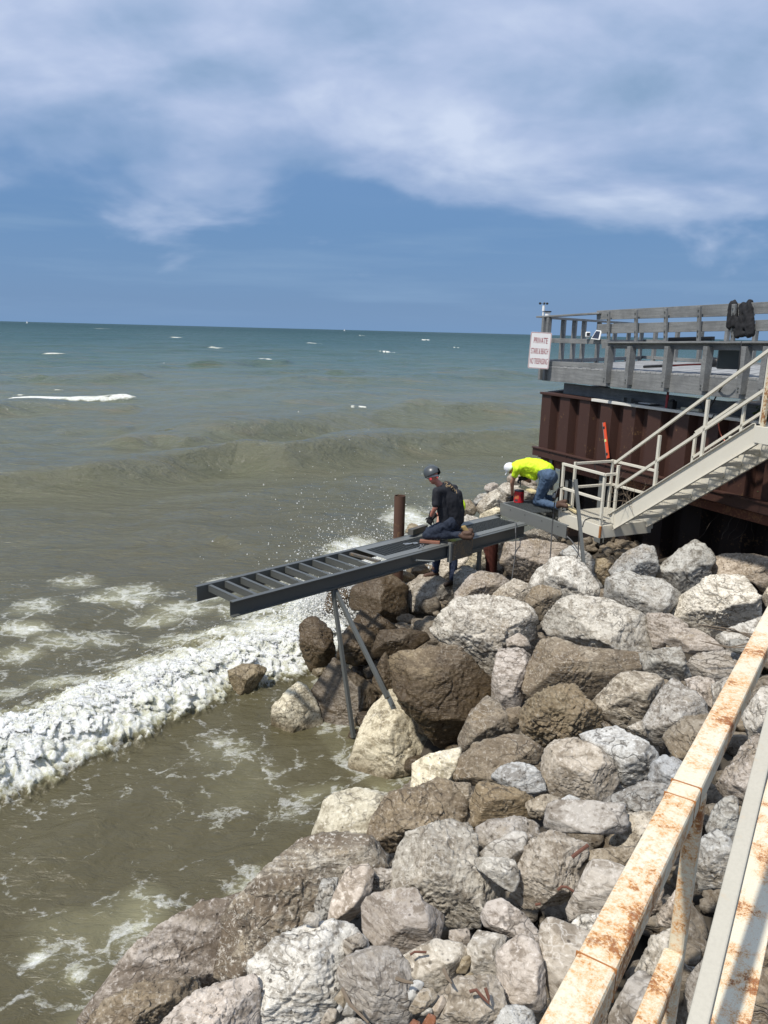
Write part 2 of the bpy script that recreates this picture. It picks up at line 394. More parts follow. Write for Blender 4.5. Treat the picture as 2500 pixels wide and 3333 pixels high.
PAL = {'w': (.58, .54, .46), 'p': (.50, .455, .38), 'g': (.40, .39, .355), 'n': (.33, .285, .22), 'b': (.24, .195, .14),
       'y': (.66, .59, .43), 'k': (.46, .40, .335), 'c': (.40, .36, .305), 'u': (.44, .435, .41), 'o': (.31, .25, .16), 'r': (.30, .13, .08)}
def build_rock(name, poly, key, seed, dz=0.0, stain=.4, wet=0.0, thick=.8, expand=1.09, rough=1.0, mat=None, parent=None, rnd=3.4, back=0.0, yy=None, sink=0, band=0.0):
    rs = np.random.RandomState(seed)
    poly = np.array(poly, float)
    if sink: poly[:, 1] += np.where(poly[:, 1] > poly[:, 1].mean(), sink, 0)
    # area centroid
    x, y = poly[:, 0], poly[:, 1]; x2, y2 = np.roll(x, -1), np.roll(y, -1); cr = x*y2-x2*y; A = cr.sum()/2
    cu, cv = ((x+x2)*cr).sum()/(6*A), ((y+y2)*cr).sum()/(6*A)
    c = hit_slope(cu, cv, dz) if yy is None else aty(cu, cv, yy)
    if back: c = EYE+(c-EYE)*(1+back)
    dcam = unit(EYE-c); depth = (c-EYE)@FWD
    px_m = depth/2500.0
    # frame facing the eye; outline carries real metres at the stone's own distance
    a = unit(np.cross(V(0, 0, 1), dcam)); bb = np.cross(dcam, a)
    pts = np.array([onpl(q[0], q[1], c, dcam) - c for q in (poly-[cu, cv])*expand+[cu, cv]])
    pa, pb = pts@a, pts@bb
    n = len(pa)
    th = np.linspace(-math.pi, math.pi, 361); rr = np.full(361, 1e-3)
    dxs, dys = np.cos(th), np.sin(th)
    for i in range(n):
        x1, y1, x2_, y2_ = pa[i], pb[i], pa[(i+1) % n], pb[(i+1) % n]
        ex, ey = x2_-x1, y2_-y1
        den = dxs*ey-dys*ex
        with np.errstate(divide='ignore', invalid='ignore'):
            tt = (x1*ey-y1*ex)/den; ss = (x1*dys-y1*dxs)/den
        ok = (tt > 0) & (ss >= -1e-6) & (ss <= 1+1e-6) & np.isfinite(tt)
        rr = np.where(ok, np.maximum(rr, tt), rr)
    R = rr.mean()
    sizepx = 2*R/px_m
    lvl = 6 if sizepx > 210 else (5 if sizepx > 70 else 4)
    d, f = ico(lvl)
    ca, cb, cw = d[:, 0], d[:, 1], d[:, 2]
    ang = np.arctan2(cb, ca); r_o = np.interp(ang, th, rr)
    co = np.hypot(ca, cb)
    tf = R*thick*(1+.15*rs.randn()); tb = R*thick*1.1
    tf = tf*1.25; tf0 = tf
    tw = np.where(cw > 0, tf, tb)
    planes = []
    s = ((co/r_o)**rnd + (np.abs(cw)/tw)**rnd)**(-1/rnd)
    # broken faces: one that looks up, one that looks out, some at random
    upl = V(a[2], bb[2], dcam[2])
    # each face starts at the outline and rises toward the front like a roof
    nf = rs.randint(4, 7); ph0 = math.pi/2+rs.uniform(-.35, .35)
    for k in range(nf):
        ph = ph0+2*math.pi*k/nf+rs.uniform(-.45, .45)*(k > 0); tau = math.radians(rs.uniform(28, 58) if k else rs.uniform(38, 62))
        e = V(math.cos(ph), math.sin(ph), 0); r_e = np.interp((ph+math.pi) % (2*math.pi)-math.pi, th, rr)
        sup_o = max((pa*e[0]+pb*e[1]).max()*.93, r_e*.9)
        nn = unit(V(e[0]*math.cos(tau), e[1]*math.cos(tau), math.sin(tau)))
        planes.append((nn, -sup_o*math.cos(tau)*rs.uniform(.88, 1.0)))
    planes.append((unit(V(.35*rs.randn(), .25*rs.randn()+.15, 1)), -tf0*rs.uniform(.55, .8)))
    for k in range(3):
        ph = rs.uniform(0, 2*math.pi); planes.append((unit(V(math.cos(ph), math.sin(ph), rs.uniform(.3, 1.0))), rs.uniform(.74, .9)))
    for k in range(4):
        ph = rs.uniform(0, 2*math.pi); planes.append((unit(V(math.cos(ph), math.sin(ph), -rs.uniform(.2, 1.2))), rs.uniform(.7, .92)))
    pos = d*s[:, None]
    for nrm, k in planes:
        sup = (pos@nrm).max()*k if k > 0 else -k
        dt = d@nrm
        lim = np.where(dt > .05, sup/np.maximum(dt, .05), 1e9)
        s = -R*.008*np.log(np.exp(-np.minimum(s, 1e3)/(R*.008)) + np.exp(-np.minimum(lim, 1e3)/(R*.008))+1e-300)
    pos = d*s[:, None]
    q = pos + seed*3.7
    lay = unit(rs.randn(3)); ql = q + lay*(q@lay)[:, None]*1.5
    dsp = .045*R*fbm(q*(.9/R), 2, .5, seed)
    d1, d2, idn = cells(q*(2.1/R)+.4*fbm(q*2/R, 2, .5, 3)[:, None], seed)
    dsp += rough*R*.065*(idn-.5)*np.clip((d2-d1)*5, 0, 1)
    dsp += rough*R*.035*np.maximum(-.2, fbm(ql*(2.6/R), 3, .55, seed+5, True)-.25)
    dsp += rough*min(R, .8)*.019*fbm(ql*(7/min(R, .8)), 4, .6, seed+9)
    if lvl > 4: dsp += rough*.007*fbm(q*26, 3, .65, seed+21)
    dsp -= rough*R*.03*np.clip(1-(d2-d1)*9, 0, 1)
    pos = pos + d*dsp[:, None]
    ax = np.stack([a, bb, dcam])
    wv = pos@ax
    o = mesh_np(name, wv, f, mat or m_rock, parent)
    o.location = tuple(c) if parent is None else tuple(c-np.array(parent.location))
    col = np.array(PAL[key])*(1+.10*rs.randn())*(1+V(.022, .004, -.03)*rs.randn()); o.color = tuple(np.clip(col, .05, .8))+(1,)
    o['tex'] = float(rough); o['band'] = float(band); o['stain'] = float(stain); o['wet'] = float(wet)
    return o

R_ = []   # (outline in photo px, colour key, stain, wet, options, label)
def rk(poly, key, label, stain=.4, wet=0.0, **kw): R_.append((poly, key, label, stain, wet, kw))
# under and before the walkway's outer half
rk([(1150,1915),(1230,1885),(1275,1870),(1330,1892),(1318,1950),(1324,2000),(1315,2030),(1275,2022),(1200,1985),(1150,1985),(1140,1965)], 'b', 'wet brown boulder under the grey beam, seaward of the standing man\'s boots', .75, .9)
rk([(1302,1935),(1330,1900),(1370,1875),(1425,1882),(1475,1915),(1478,1950),(1440,1980),(1415,2025),(1360,2020),(1325,1990)], 'p', 'cracked tan boulder on which the standing man plants his boots', .5, .4, yy=13.25)
rk([(978,2040),(1005,2008),(1040,2022),(1075,2050),(1088,2090),(1075,2125),(1020,2138),(1000,2110),(982,2075)], 'o', 'dark wet rock ringed by white surf, seaward of the steel legs', .8, .9, yy=12.0, rough=1.8, sink=50)
rk([(1050,1975),(1070,1935),(1110,1918),(1150,1925),(1150,1965),(1100,1990)], 'b', 'dark rock in the surf just behind the top of the steel legs', .7, .9, yy=14.0, rough=1.5, sink=40)
rk([(1150,2030),(1180,1982),(1230,2000),(1300,2050),(1245,2080),(1205,2085),(1165,2065)], 'b', 'brown wedge of rock leaning below the wet brown boulder', .7, .9)
rk([(1108,2075),(1150,2025),(1220,2060),(1225,2110),(1210,2155),(1150,2165),(1100,2138)], 'b', 'rounded brown boulder right behind the two steel legs', .6, .95)
rk([(1200,2110),(1235,2055),(1315,2050),(1380,2060),(1400,2080),(1330,2120),(1260,2135),(1215,2140)], 'b', 'low brown rock capping the dark hollow behind the wet giant boulder', .6, .9)
rk([(1260,2115),(1300,2110),(1375,2095),(1445,2082),(1495,2120),(1550,2175),(1605,2225),(1600,2250),(1565,2280),(1540,2320),(1495,2425),(1460,2432),(1415,2405),(1355,2330),(1290,2255),(1272,2200)], 'o', 'giant wet brown boulder tilted toward the water beside the steel legs', .75, .95, thick=.65, band=0.5)
rk([(1132,2440),(1145,2405),(1200,2325),(1245,2275),(1275,2242),(1315,2295),(1370,2350),(1435,2457),(1390,2485),(1290,2505),(1232,2510),(1165,2480)], 'y', 'smooth cream rock glistening at the waterline with a dark pointed tip', .15, .02, yy=9.25, rough=.55, sink=80)
rk([(1010,2230),(1030,2175),(1065,2150),(1110,2158),(1150,2200),(1210,2235),(1245,2275),(1215,2340),(1155,2410),(1100,2405),(1065,2340),(1020,2265)], 'n', 'two-toned wet rock, dark above and cream below, carrying the front leg', .5, .55, yy=10.5, rough=.7, thick=.42, sink=70)
rk([(890,2300),(925,2260),(967,2222),(995,2235),(1025,2280),(1060,2350),(1000,2365),(950,2362),(890,2335)], 'y', 'cream pointed rock standing alone in the water beside the legs', .2, .0, yy=10.3, sink=50)
rk([(1018,2152),(1050,2135),(1105,2140),(1110,2175),(1060,2185),(1020,2188)], 'y', 'small orange-cream rock behind the two-toned wet rock', .2, .1, yy=11.9, sink=30)
rk([(745,2185),(790,2165),(840,2165),(868,2178),(820,2210),(770,2235)], 'y', 'low tan rock the breaking wave washes over', .3, .5, yy=11.2, sink=40)
rk([(1225,2180),(1255,2120),(1275,2180),(1288,2250),(1250,2272),(1212,2220)], 'n', 'thin brown slab on edge in the hollow behind the legs', .6, .9)
rk([(1400,2045),(1450,1975),(1495,1948),(1580,1943),(1650,1950),(1700,1970),(1730,2000),(1747,2075),(1700,2095),(1640,2120),(1612,2175),(1598,2218),(1550,2170),(1500,2112),(1440,2080)], 'w', 'large white and tan boulder at the centre of the rock slope', .35, 0, thick=.7, band=0.35)
# below the walkway's inner half
rk([(1485,1930),(1530,1875),(1565,1860),(1625,1872),(1655,1895),(1605,1935),(1600,1958),(1530,1958),(1480,1962)], 'k', 'pinkish brown boulder under the hanging grey post', .55)
rk([(1480,1855),(1515,1838),(1550,1860),(1535,1905),(1485,1955),(1478,1920)], 'g', 'narrow grey rock between the pinkish boulder and the dark boot', .5, yy=12.9)
rk([(1602,1938),(1630,1915),(1675,1885),(1715,1900),(1732,1920),(1715,1958),(1685,1958),(1650,1952),(1610,1958)], 'p', 'small white and brown rock wedged above the large central boulder', .55)
rk([(1712,1950),(1735,1915),(1785,1900),(1825,1915),(1827,1950),(1795,1980),(1775,2022),(1740,2007),(1722,1980)], 'n', 'brown oval rock speckled white beside the large central boulder', .65)
rk([(1727,1900),(1750,1855),(1810,1817),(1860,1812),(1900,1840),(1925,1880),(1955,1925),(1957,1950),(1925,1957),(1860,1957),(1820,1950),(1790,1915),(1745,1918)], 'w', 'pitted white boulder at the foot of the leaning grey angle bar', .25)
rk([(1620,1790),(1635,1770),(1700,1765),(1740,1757),(1840,1775),(1845,1790),(1800,1820),(1760,1845),(1725,1895),(1670,1875),(1630,1835)], 'k', 'flat-topped brown boulder in the shade under the grating platform', .55, dz=-.1)
rk([(1820,1800),(1850,1772),(1885,1778),(1925,1815),(1950,1860),(1972,1920),(1950,1930),(1925,1895),(1895,1855),(1850,1825)], 'g', 'grey rock behind the pitted white boulder, half in shade', .4, dz=-.15)
rk([(1925,1822),(1960,1812),(1998,1842),(1990,1880),(1975,1915),(1945,1875)], 'o', 'yellow-brown rock striped by the shadow of the grating', .5, dz=-.2)
rk([(1975,1868),(2030,1805),(2090,1775),(2125,1785),(2140,1840),(2128,1880),(2080,1888),(2040,1875),(1990,1880)], 'g', 'pointed grey-pink rock under the landing corner of the stairs', .45)
rk([(1970,1945),(1980,1890),(2005,1870),(2040,1865),(2100,1880),(2155,1885),(2218,1938),(2190,2003),(2125,2015),(2060,1995),(1990,1970)], 'u', 'bluish white boulder with rusty seams below the stair landing', .3)
rk([(2128,1870),(2170,1825),(2260,1762),(2290,1775),(2335,1815),(2310,1850),(2305,1890),(2225,1938),(2195,1910),(2165,1888)], 'g', 'peaked grey boulder striped by the stair shadow', .25)
rk([(2297,1850),(2340,1812),(2395,1805),(2450,1807),(2530,1820),(2530,1905),(2480,1930),(2450,1892),(2310,1890)], 'k', 'broad grey and pink boulder before the dark retaining wall', .45)
rk([(2190,2005),(2210,1950),(2315,1880),(2420,1877),(2455,1895),(2470,1930),(2487,1995),(2450,2025),(2370,2060),(2320,2078),(2260,2045)], 'w', 'large flat-topped white boulder with a grey broken front', .15, thick=.7)
rk([(2480,1945),(2500,1915),(2545,1920),(2545,1975),(2495,1975)], 'p', 'small pale rock cut by the frame edge above the railing', .3)
rk([(1772,2030),(1795,1980),(1830,1950),(1895,1947),(1970,1950),(2045,1970),(2090,2000),(2122,2050),(2132,2118),(2085,2128),(1990,2122),(1895,2112),(1840,2092),(1785,2070)], 'w', 'long pale cream boulder, widest of the slope, right of the central one', .2, thick=.62, rough=.8)
rk([(2108,2000),(2180,2000),(2240,2040),(2235,2062),(2170,2088),(2165,2112),(2130,2120),(2116,2060)], 'k', 'pinkish rock tucked behind the long pale boulder', .25)
rk([(2145,2080),(2190,2045),(2265,2050),(2310,2075),(2358,2118),(2270,2133),(2195,2110)], 'k', 'flat tan slab lying under the large white boulder', .35, rough=.5)
rk([(2315,2080),(2385,2045),(2480,2008),(2530,2060),(2465,2140),(2420,2145),(2365,2125)], 'w', 'sloping white rock with dry twigs on it near the railing', .1)
rk([(2367,2090),(2395,2078),(2455,2095),(2445,2137),(2380,2118)], 'g', 'thin grey plate resting on the sloping white rock', .3, thick=.4, dz=.2)
rk([(1705,2290),(1725,2150),(1755,2085),(1815,2082),(1880,2108),(1980,2118),(2080,2128),(2097,2185),(2020,2205),(1970,2235),(1925,2270),(1890,2262),(1830,2245),(1760,2270)], 'n', 'broad brown and grey boulder stained dark at its seaward end', .62, thick=.6, rough=.7, band=0.6)
rk([(2085,2130),(2160,2112),(2215,2108),(2227,2150),(2247,2200),(2200,2218),(2140,2195),(2100,2185)], 'g', 'grey-green jagged rock between the brown boulder and the slab', .4)
rk([(2225,2160),(2270,2125),(2370,2120),(2440,2145),(2412,2207),(2330,2218),(2270,2202)], 'c', 'grey flat slab with a rough broken edge near the railing', .4, thick=.5)
rk([(1940,2280),(1970,2245),(2020,2200),(2095,2187),(2170,2205),(2155,2250),(2115,2300),(2098,2348),(2030,2368),(1990,2352),(1950,2318)], 'p', 'rounded grey rock with purple layers, right of the pitted yellow one', .3, band=0.5)
rk([(2100,2345),(2150,2250),(2195,2205),(2235,2230),(2290,2290),(2300,2330),(2220,2348),(2170,2395),(2162,2445),(2130,2440),(2092,2395)], 'p', 'peaked pale rock with a dark crack, left of the rusty rail', .3, band=0.4)
rk([(2230,2212),(2275,2203),(2320,2212),(2328,2250),(2318,2330),(2285,2292),(2240,2232)], 'k', 'reddish streaked rock behind the peaked pale rock', .4)
rk([(2320,2218),(2370,2205),(2440,2215),(2405,2330),(2325,2330)], 'p', 'grey-white rock touching the rusty rail from behind', .3)
rk([(2160,2445),(2170,2390),(2230,2342),(2320,2325),(2380,2325),(2350,2450),(2300,2530),(2235,2497),(2180,2465)], 'n', 'yellow-brown rough boulder below the peaked pale rock', .6)
rk([(1608,2178),(1625,2120),(1675,2105),(1724,2140),(1718,2200),(1712,2255),(1668,2335),(1640,2305),(1602,2275),(1606,2225)], 'k', 'upright pinkish rock wedged right of the giant wet boulder', .45)
rk([(1648,2082),(1690,2062),(1724,2085),(1730,2108),(1700,2120),(1652,2108)], 'k', 'small pink chip of rock on top of the upright pinkish one', .4, dz=.1)
rk([(1685,2365),(1700,2300),(1745,2265),(1820,2235),(1870,2235),(1900,2280),(1940,2310),(1954,2365),(1930,2398),(1820,2415),(1760,2430),(1710,2405)], 'o', 'pitted yellow-brown boulder like a sponge in mid slope', .72, rough=1.7)
rk([(1492,2402),(1540,2315),(1585,2270),(1625,2295),(1648,2340),(1680,2388),(1610,2400),(1550,2430),(1500,2445)], 'n', 'leaning brown slab with a pale ridge by the dark gap', .5, band=0.6)
rk([(1650,2308),(1700,2298),(1695,2350),(1668,2378),(1643,2340)], 'b', 'small brown stone between the leaning slab and the pitted boulder', .6)
rk([(1462,2530),(1500,2470),(1550,2425),(1640,2393),(1710,2400),(1768,2440),(1768,2485),(1700,2495),(1620,2533),(1560,2550),(1480,2555)], 'n', 'wide rough brown boulder below the pitted yellow one', .65, band=0.5)
rk([(1598,2532),(1630,2500),(1665,2483),(1725,2490),(1767,2525),(1777,2578),(1740,2595),(1690,2570),(1640,2555)], 'u', 'rounded grey rock with white veins above the rust-stained one', .2, dz=.05)
rk([(1532,2602),(1570,2545),(1625,2550),(1700,2570),(1742,2592),(1748,2658),(1680,2670),(1600,2685),(1545,2692)], 'o', 'rust-stained orange and dark brown rock', .9)
rk([(1762,2502),(1775,2450),(1810,2415),(1880,2408),(1930,2430),(1990,2475),(2008,2540),(1972,2598),(1920,2613),(1825,2598),(1772,2582)], 'c', 'flat grey concrete-like boulder with dark wet splotches', .45, rough=.6)
rk([(1882,2405),(1950,2375),(2040,2372),(2100,2408),(2148,2470),(2115,2515),(2107,2548),(2075,2568),(2008,2588),(1992,2490),(1940,2435)], 'u', 'blue-grey boulder with white chipped edges and a hollow', .2)
rk([(2038,2368),(2090,2345),(2108,2402),(2070,2388)], 'p', 'small pale wedge above the blue-grey boulder', .3)
rk([(2108,2548),(2125,2490),(2165,2463),(2210,2480),(2270,2520),(2300,2545),(2265,2580),(2170,2565),(2110,2563)], 'u', 'grey rock striped white meeting the rusty rail', .15)
rk([(1945,2612),(2040,2570),(2105,2545),(2250,2570),(2225,2635),(2165,2660),(2060,2650),(2000,2625)], 'g', 'grey-green veined slab above the mottled rock', .2, thick=.55, band=0.5)
rk([(1762,2665),(1778,2620),(1820,2606),(1920,2608),(2028,2620),(2045,2665),(2032,2707),(1950,2712),(1850,2707),(1768,2693)], 'c', 'long log-shaped piece of pinkish concrete lying level', .35, thick=.9, rough=.55, dz=.15, rnd=4)
rk([(1708,2615),(1770,2588),(1822,2595),(1820,2615),(1778,2628),(1762,2674),(1712,2648)], 'n', 'small brown block at the end of the long log-shaped piece', .4)
rk([(1822,2602),(1850,2586),(1888,2600),(1882,2615),(1830,2615)], 'u', 'little blue-grey stone on top of the long log-shaped piece', .1, rough=.5, dz=.2)
rk([(2020,2705),(2043,2655),(2090,2648),(2175,2653),(2200,2690),(2158,2722),(2128,2758),(2050,2765),(1988,2765),(1993,2728)], 'p', 'black and white mottled rock beside the rail', .35, rough=1.4)
rk([(1896,2808),(1912,2770),(2000,2758),(2128,2760),(2115,2818),(2050,2823),(2010,2815),(1950,2808)], 'n', 'brownish ledge of stone beneath the mottled rock', .5, thick=.5)
rk([(1538,2702),(1600,2670),(1700,2658),(1750,2668),(1778,2700),(1722,2738),(1650,2733),(1565,2770),(1543,2742)], 'c', 'dark grey-brown boulder under the rust-stained one', .55)
rk([(1558,2782),(1600,2745),(1670,2708),(1717,2713),(1725,2750),(1677,2808),(1640,2803),(1590,2798)], 'p', 'smooth pale bean-shaped stone above the white shard', .2, rough=.5, dz=.1)
rk([(1545,2795),(1595,2793),(1672,2798),(1690,2850),(1687,2887),(1665,2902),(1625,2877),(1548,2822)], 'w', 'bright white angular shard beside the broken concrete', .0, rough=.6, dz=.1)
rk([(1690,2820),(1730,2740),(1790,2713),(1860,2713),(1912,2750),(1902,2795),(1872,2830),(1887,2880),(1852,2922),(1770,2972),(1710,2952),(1668,2905),(1690,2870)], 'c', 'broken concrete lump with rusty reinforcing bars sticking out', .35, thick=.6)
rk([(1850,2952),(1890,2870),(1920,2800),(2000,2808),(2068,2845),(2022,2942),(1982,2982),(1900,2972),(1855,3002)], 'c', 'square grey-brown concrete block with a flat face', .2, rough=.3, thick=.6)
rk([(1563,2990),(1590,2940),(1635,2928),(1700,2973),(1758,3042),(1752,3085),(1700,3055),(1640,3043),(1580,3013)], 'k', 'pinkish pebbly concrete lump below the dark gap', .25, rough=.6)
rk([(1853,3007),(1885,2978),(1945,2975),(2003,2985),(1965,3060),(1915,3035)], 'w', 'white chip above the grooved concrete with a hole', .1)
rk([(1755,3012),(1810,2978),(1850,3003),(1915,3030),(1960,3062),(1930,3105),(1885,3180),(1805,3290),(1775,3150),(1763,3080)], 'c', 'grooved concrete slab with a round hole in it', .25, rough=.3, thick=.6)
rk([(1527,3078),(1560,3028),(1605,3023),(1648,3050),(1633,3110),(1625,3195),(1580,3175),(1522,3168)], 'p', 'tall smooth pale stone left of the pebbly pillar', .15, rough=.6)
rk([(1622,3100),(1690,3043),(1752,3073),(1768,3150),(1774,3280),(1720,3300),(1663,3253),(1622,3200)], 'k', 'upright pebbly tan pillar of concrete', .25, rough=.6)
rk([(1413,3252),(1495,3185),(1580,3158),(1622,3190),(1643,3285),(1605,3370),(1420,3370)], 'c', 'pebble-studded concrete lump with a bent rusty wire', .3, rough=.6)
rk([(1598,3350),(1645,3280),(1680,3268),(1732,3293),(1745,3370),(1620,3375)], 'u', 'white and blue jagged rock at the bottom edge', .05)
rk([(2070,3160),(2120,3058),(2210,3012),(2225,3125),(2195,3225),(2150,3175)], 'p', 'grey-white rock seen between the rail and its post', .3)
rk([(1985,3310),(2050,3190),(2090,3158),(2155,3232),(2140,3370),(1985,3380)], 'c', 'grooved concrete piece seen under the rusty rail', .3, rough=.4)
rk([(2140,2980),(2225,2870),(2240,2980),(2215,3018),(2150,3012)], 'k', 'brown rock in the corner of rail and post', .4)
rk([(2040,2870),(2110,2820),(2160,2850),(2150,2960),(2050,3010),(2000,2985)], 'k', 'brownish rock hidden behind the middle of the rusty rail', .4)
rk([(1800,3290),(1890,3190),(1960,3140),(2000,3200),(1960,3370),(1800,3380)], 'c', 'concrete piece behind the low end of the rusty rail', .3, rough=.5)
rk([(2330,2620),(2400,2585),(2400,2740),(2340,2760),(2300,2700)], 'g', 'grey rock seen through the railing by its top joint', .4)
rk([(2330,2560),(2400,2460),(2450,2400),(2520,2370),(2520,2560),(2430,2620),(2380,2620)], 'k', 'brown speckled rock between the top rail and the stringer', .5)
rk([(2420,2330),(2480,2240),(2540,2240),(2540,2390),(2450,2420)], 'p', 'pale rock right of the rusty rail near the frame edge', .3)
rk([(2420,3000),(2480,2960),(2560,2980),(2560,3140),(2450,3150),(2400,3080)], 'b', 'dark brown rock beyond the stringer at the right edge', .5)
rk([(2400,3230),(2470,3160),(2560,3160),(2560,3380),(2420,3390)], 'b', 'shaded brown rock in the bottom right corner', .5)
rk([(2250,2760),(2330,2700),(2400,2760),(2380,2880),(2280,2900)], 'g', 'grey stone behind the rusty post', .4)
rk([(2230,3200),(2300,3120),(2380,3160),(2360,3300),(2250,3320)], 'c', 'stone in the shade of the lower rail', .4)
# seaward foreground
rk([(995,2740),(1060,2615),(1100,2585),(1160,2572),(1280,2577),(1245,2615),(1225,2660),(1205,2735),(1090,2740),(1005,2742)], 'y', 'creamy yellow flat rock at the waterline with a shell-like chip', .15, .1, thick=.5, rough=.6, sink=60)
rk([(1200,2730),(1220,2660),(1275,2580),(1350,2573),(1415,2540),(1460,2548),(1490,2590),(1538,2645),(1543,2692),(1465,2690),(1410,2705),(1330,2735),(1310,2765),(1275,2775)], 'n', 'rough dark brown boulder beside the creamy yellow one', .72, .2, rough=1.4, band=0.5)
rk([(1462,2548),(1530,2550),(1542,2600),(1538,2655),(1490,2602)], 'n', 'brown rock leaning on the rust-stained one', .6)
rk([(1347,2490),(1400,2460),(1502,2436),(1482,2490),(1467,2548),(1415,2550),(1350,2582),(1342,2535)], 'y', 'smooth cream rock at the water between two brown boulders', .1, .15, rough=.5, sink=50)
rk([(1285,2845),(1295,2790),(1335,2725),(1400,2700),(1470,2675),(1520,2695),(1547,2730),(1552,2810),(1642,2895),(1652,2937),(1572,2967),(1552,3008),(1470,3024),(1433,2982),(1363,2942),(1348,2897),(1290,2897)], 'w', 'big white boulder with brown hollows in the foreground', .3, thick=.65, band=0.4)
rk([(715,3015),(760,2950),(820,2880),(900,2800),(975,2745),(1075,2725),(1175,2735),(1230,2738),(1270,2775),(1290,2830),(1215,2835),(1120,2860),(1050,2900),(1035,2970),(960,3030),(900,3070),(830,3140),(780,3210),(712,3210),(708,3100)], 'w', 'massive boulder with a dark layered top and white flank', .68, .1, thick=.55, band=1.0)
rk([(815,3140),(900,3060),(1000,3018),(1080,3003),(1150,3028),(1192,3060),(1182,3102),(1120,3142),(1102,3202),(1092,3252),(1045,3340),(1000,3400),(820,3400),(818,3240)], 'w', 'chunky bright white boulder at the bottom with a dark hole', .12, thick=.6)
rk([(1068,3003),(1088,2910),(1133,2828),(1195,2815),(1213,2840),(1207,2897),(1182,2952),(1130,3008)], 'k', 'upright split slab with an orange-brown flat face', .35, rough=.35, dz=.1)
rk([(1022,2955),(1050,2853),(1102,2848),(1092,2910),(1072,3003),(1038,3020)], 'g', 'grey rough slab left of the orange-faced one', .4, dz=.05)
rk([(1208,2828),(1278,2833),(1293,2892),(1250,2905),(1208,2893)], 'c', 'small grey concrete piece right of the orange-faced slab', .3, dz=.05)
rk([(1180,2952),(1213,2893),(1275,2888),(1347,2883),(1372,2938),(1437,2978),(1473,3007),(1457,3053),(1380,3070),(1315,3120),(1260,3090),(1193,3083),(1183,3025)], 'k', 'flat brown-pink slab of concrete with a darker lower corner', .4, rough=.4, thick=.5)
rk([(1118,3062),(1170,3033),(1197,3070),(1150,3113),(1122,3103)], 'c', 'small rounded grey rock on the white boulder\'s shoulder', .3, dz=.1)
rk([(1103,3162),(1150,3105),(1220,3088),(1290,3098),(1343,3175),(1335,3250),(1332,3360),(1230,3345),(1150,3258),(1113,3203)], 'c', 'round lump of concrete full of small pebbles at the bottom', .45, rough=.6)
rk([(1315,3117),(1385,3073),(1435,3050),(1512,3063),(1518,3100),(1478,3203),(1445,3235),(1380,3205),(1322,3147)], 'p', 'pale triangular concrete piece with short wires', .3, rough=.5)
rk([(1463,3030),(1525,3023),(1533,3075),(1517,3093),(1463,3057)], 'k', 'small tan piece above the pale triangular one', .3)
rk([(1328,3227),(1350,3188),(1382,3200),(1352,3257),(1333,3262)], 'u', 'smooth white oval pebble beside the pebbly lump', .0, rough=.15, dz=.1)
rk([(1333,3282),(1370,3218),(1407,3218),(1422,3247),(1382,3288),(1345,3303)], 'n', 'small tan stone below the white oval pebble', .4, rough=.6, dz=.1)
rk([(1403,3285),(1440,3238),(1455,3262),(1420,3315)], 'k', 'smooth pinkish pebble beside the small tan stone', .1, rough=.2, dz=.05)
rk([(1365,3292),(1385,3275),(1412,3285),(1405,3305),(1370,3306)], 'g', 'dark grey pebble between tan and pink pebbles', .2, rough=.2, dz=.05)
rk([(1322,3345),(1345,3318),(1372,3330),(1365,3360),(1325,3368)], 'r', 'dull red brick fragment at the bottom edge', .0, rough=.4, dz=.05)
rk([(1372,3340),(1395,3300),(1418,3310),(1415,3365),(1375,3370)], 'r', 'rust-red thin stone beside the brick fragment', .1, rough=.4, dz=.05)
rk([(1088,3252),(1115,3218),(1137,3262),(1115,3284)], 'n', 'little flat tan stone wedged by the round pebbly lump', .3, rough=.3)
rk([(1113,3303),(1130,3263),(1163,3287),(1150,3315)], 'g', 'smooth grey pebble at the bottom left of the pebbly lump', .1, rough=.15)
rk([(1092,3290),(1105,3268),(1118,3285),(1105,3300)], 'u', 'tiny pale pebble next to the smooth grey one', .0, rough=.15)
rk([(1070,3352),(1140,3312),(1205,3332),(1195,3385),(1075,3385)], 'p', 'pale stone cut by the bottom edge under the grey pebble', .3)
rk([(1042,3330),(1070,3282),(1100,3282),(1090,3325),(1060,3350)], 'c', 'thin dark slab on edge beside the tiny pebble', .5)
rk([(983,3002),(1005,2968),(1042,2980),(1032,3018)], 'p', 'fist-sized chip on the white flank of the massive boulder', .3, dz=.25)
rk([(1483,3147),(1520,3103),(1536,3125),(1517,3168),(1488,3168)], 'o', 'olive smooth stone beside the pale triangular piece', .2, rough=.2)
rk([(1470,3205),(1530,3165),(1545,3172),(1490,3225)], 'o', 'narrow olive stone under the olive smooth one', .3, rough=.3)
rk([(225,3370),(300,3262),(350,3198),(410,3108),(500,3018),(615,2968),(690,2913),(745,2865),(818,2883),(778,2940),(722,3012),(718,3195),(650,3230),(550,3255),(400,3260),(300,3370)], 'k', 'long layered grey-brown rock running down into the water', .5, .25, thick=.32, rough=.9, band=0.9)
rk([(235,3390),(350,3252),(450,3208),(630,3183),(652,3225),(612,3262),(525,3325),(470,3400)], 'n', 'dark rough brown rock in the bottom left corner of the shore', .7, .2, rough=1.5, dz=.1, band=0.6)
rk([(470,3400),(612,3250),(700,3208),(822,3183),(836,3250),(830,3400)], 'k', 'pinkish white rock at the bottom between brown and bright white', .25, dz=.1)
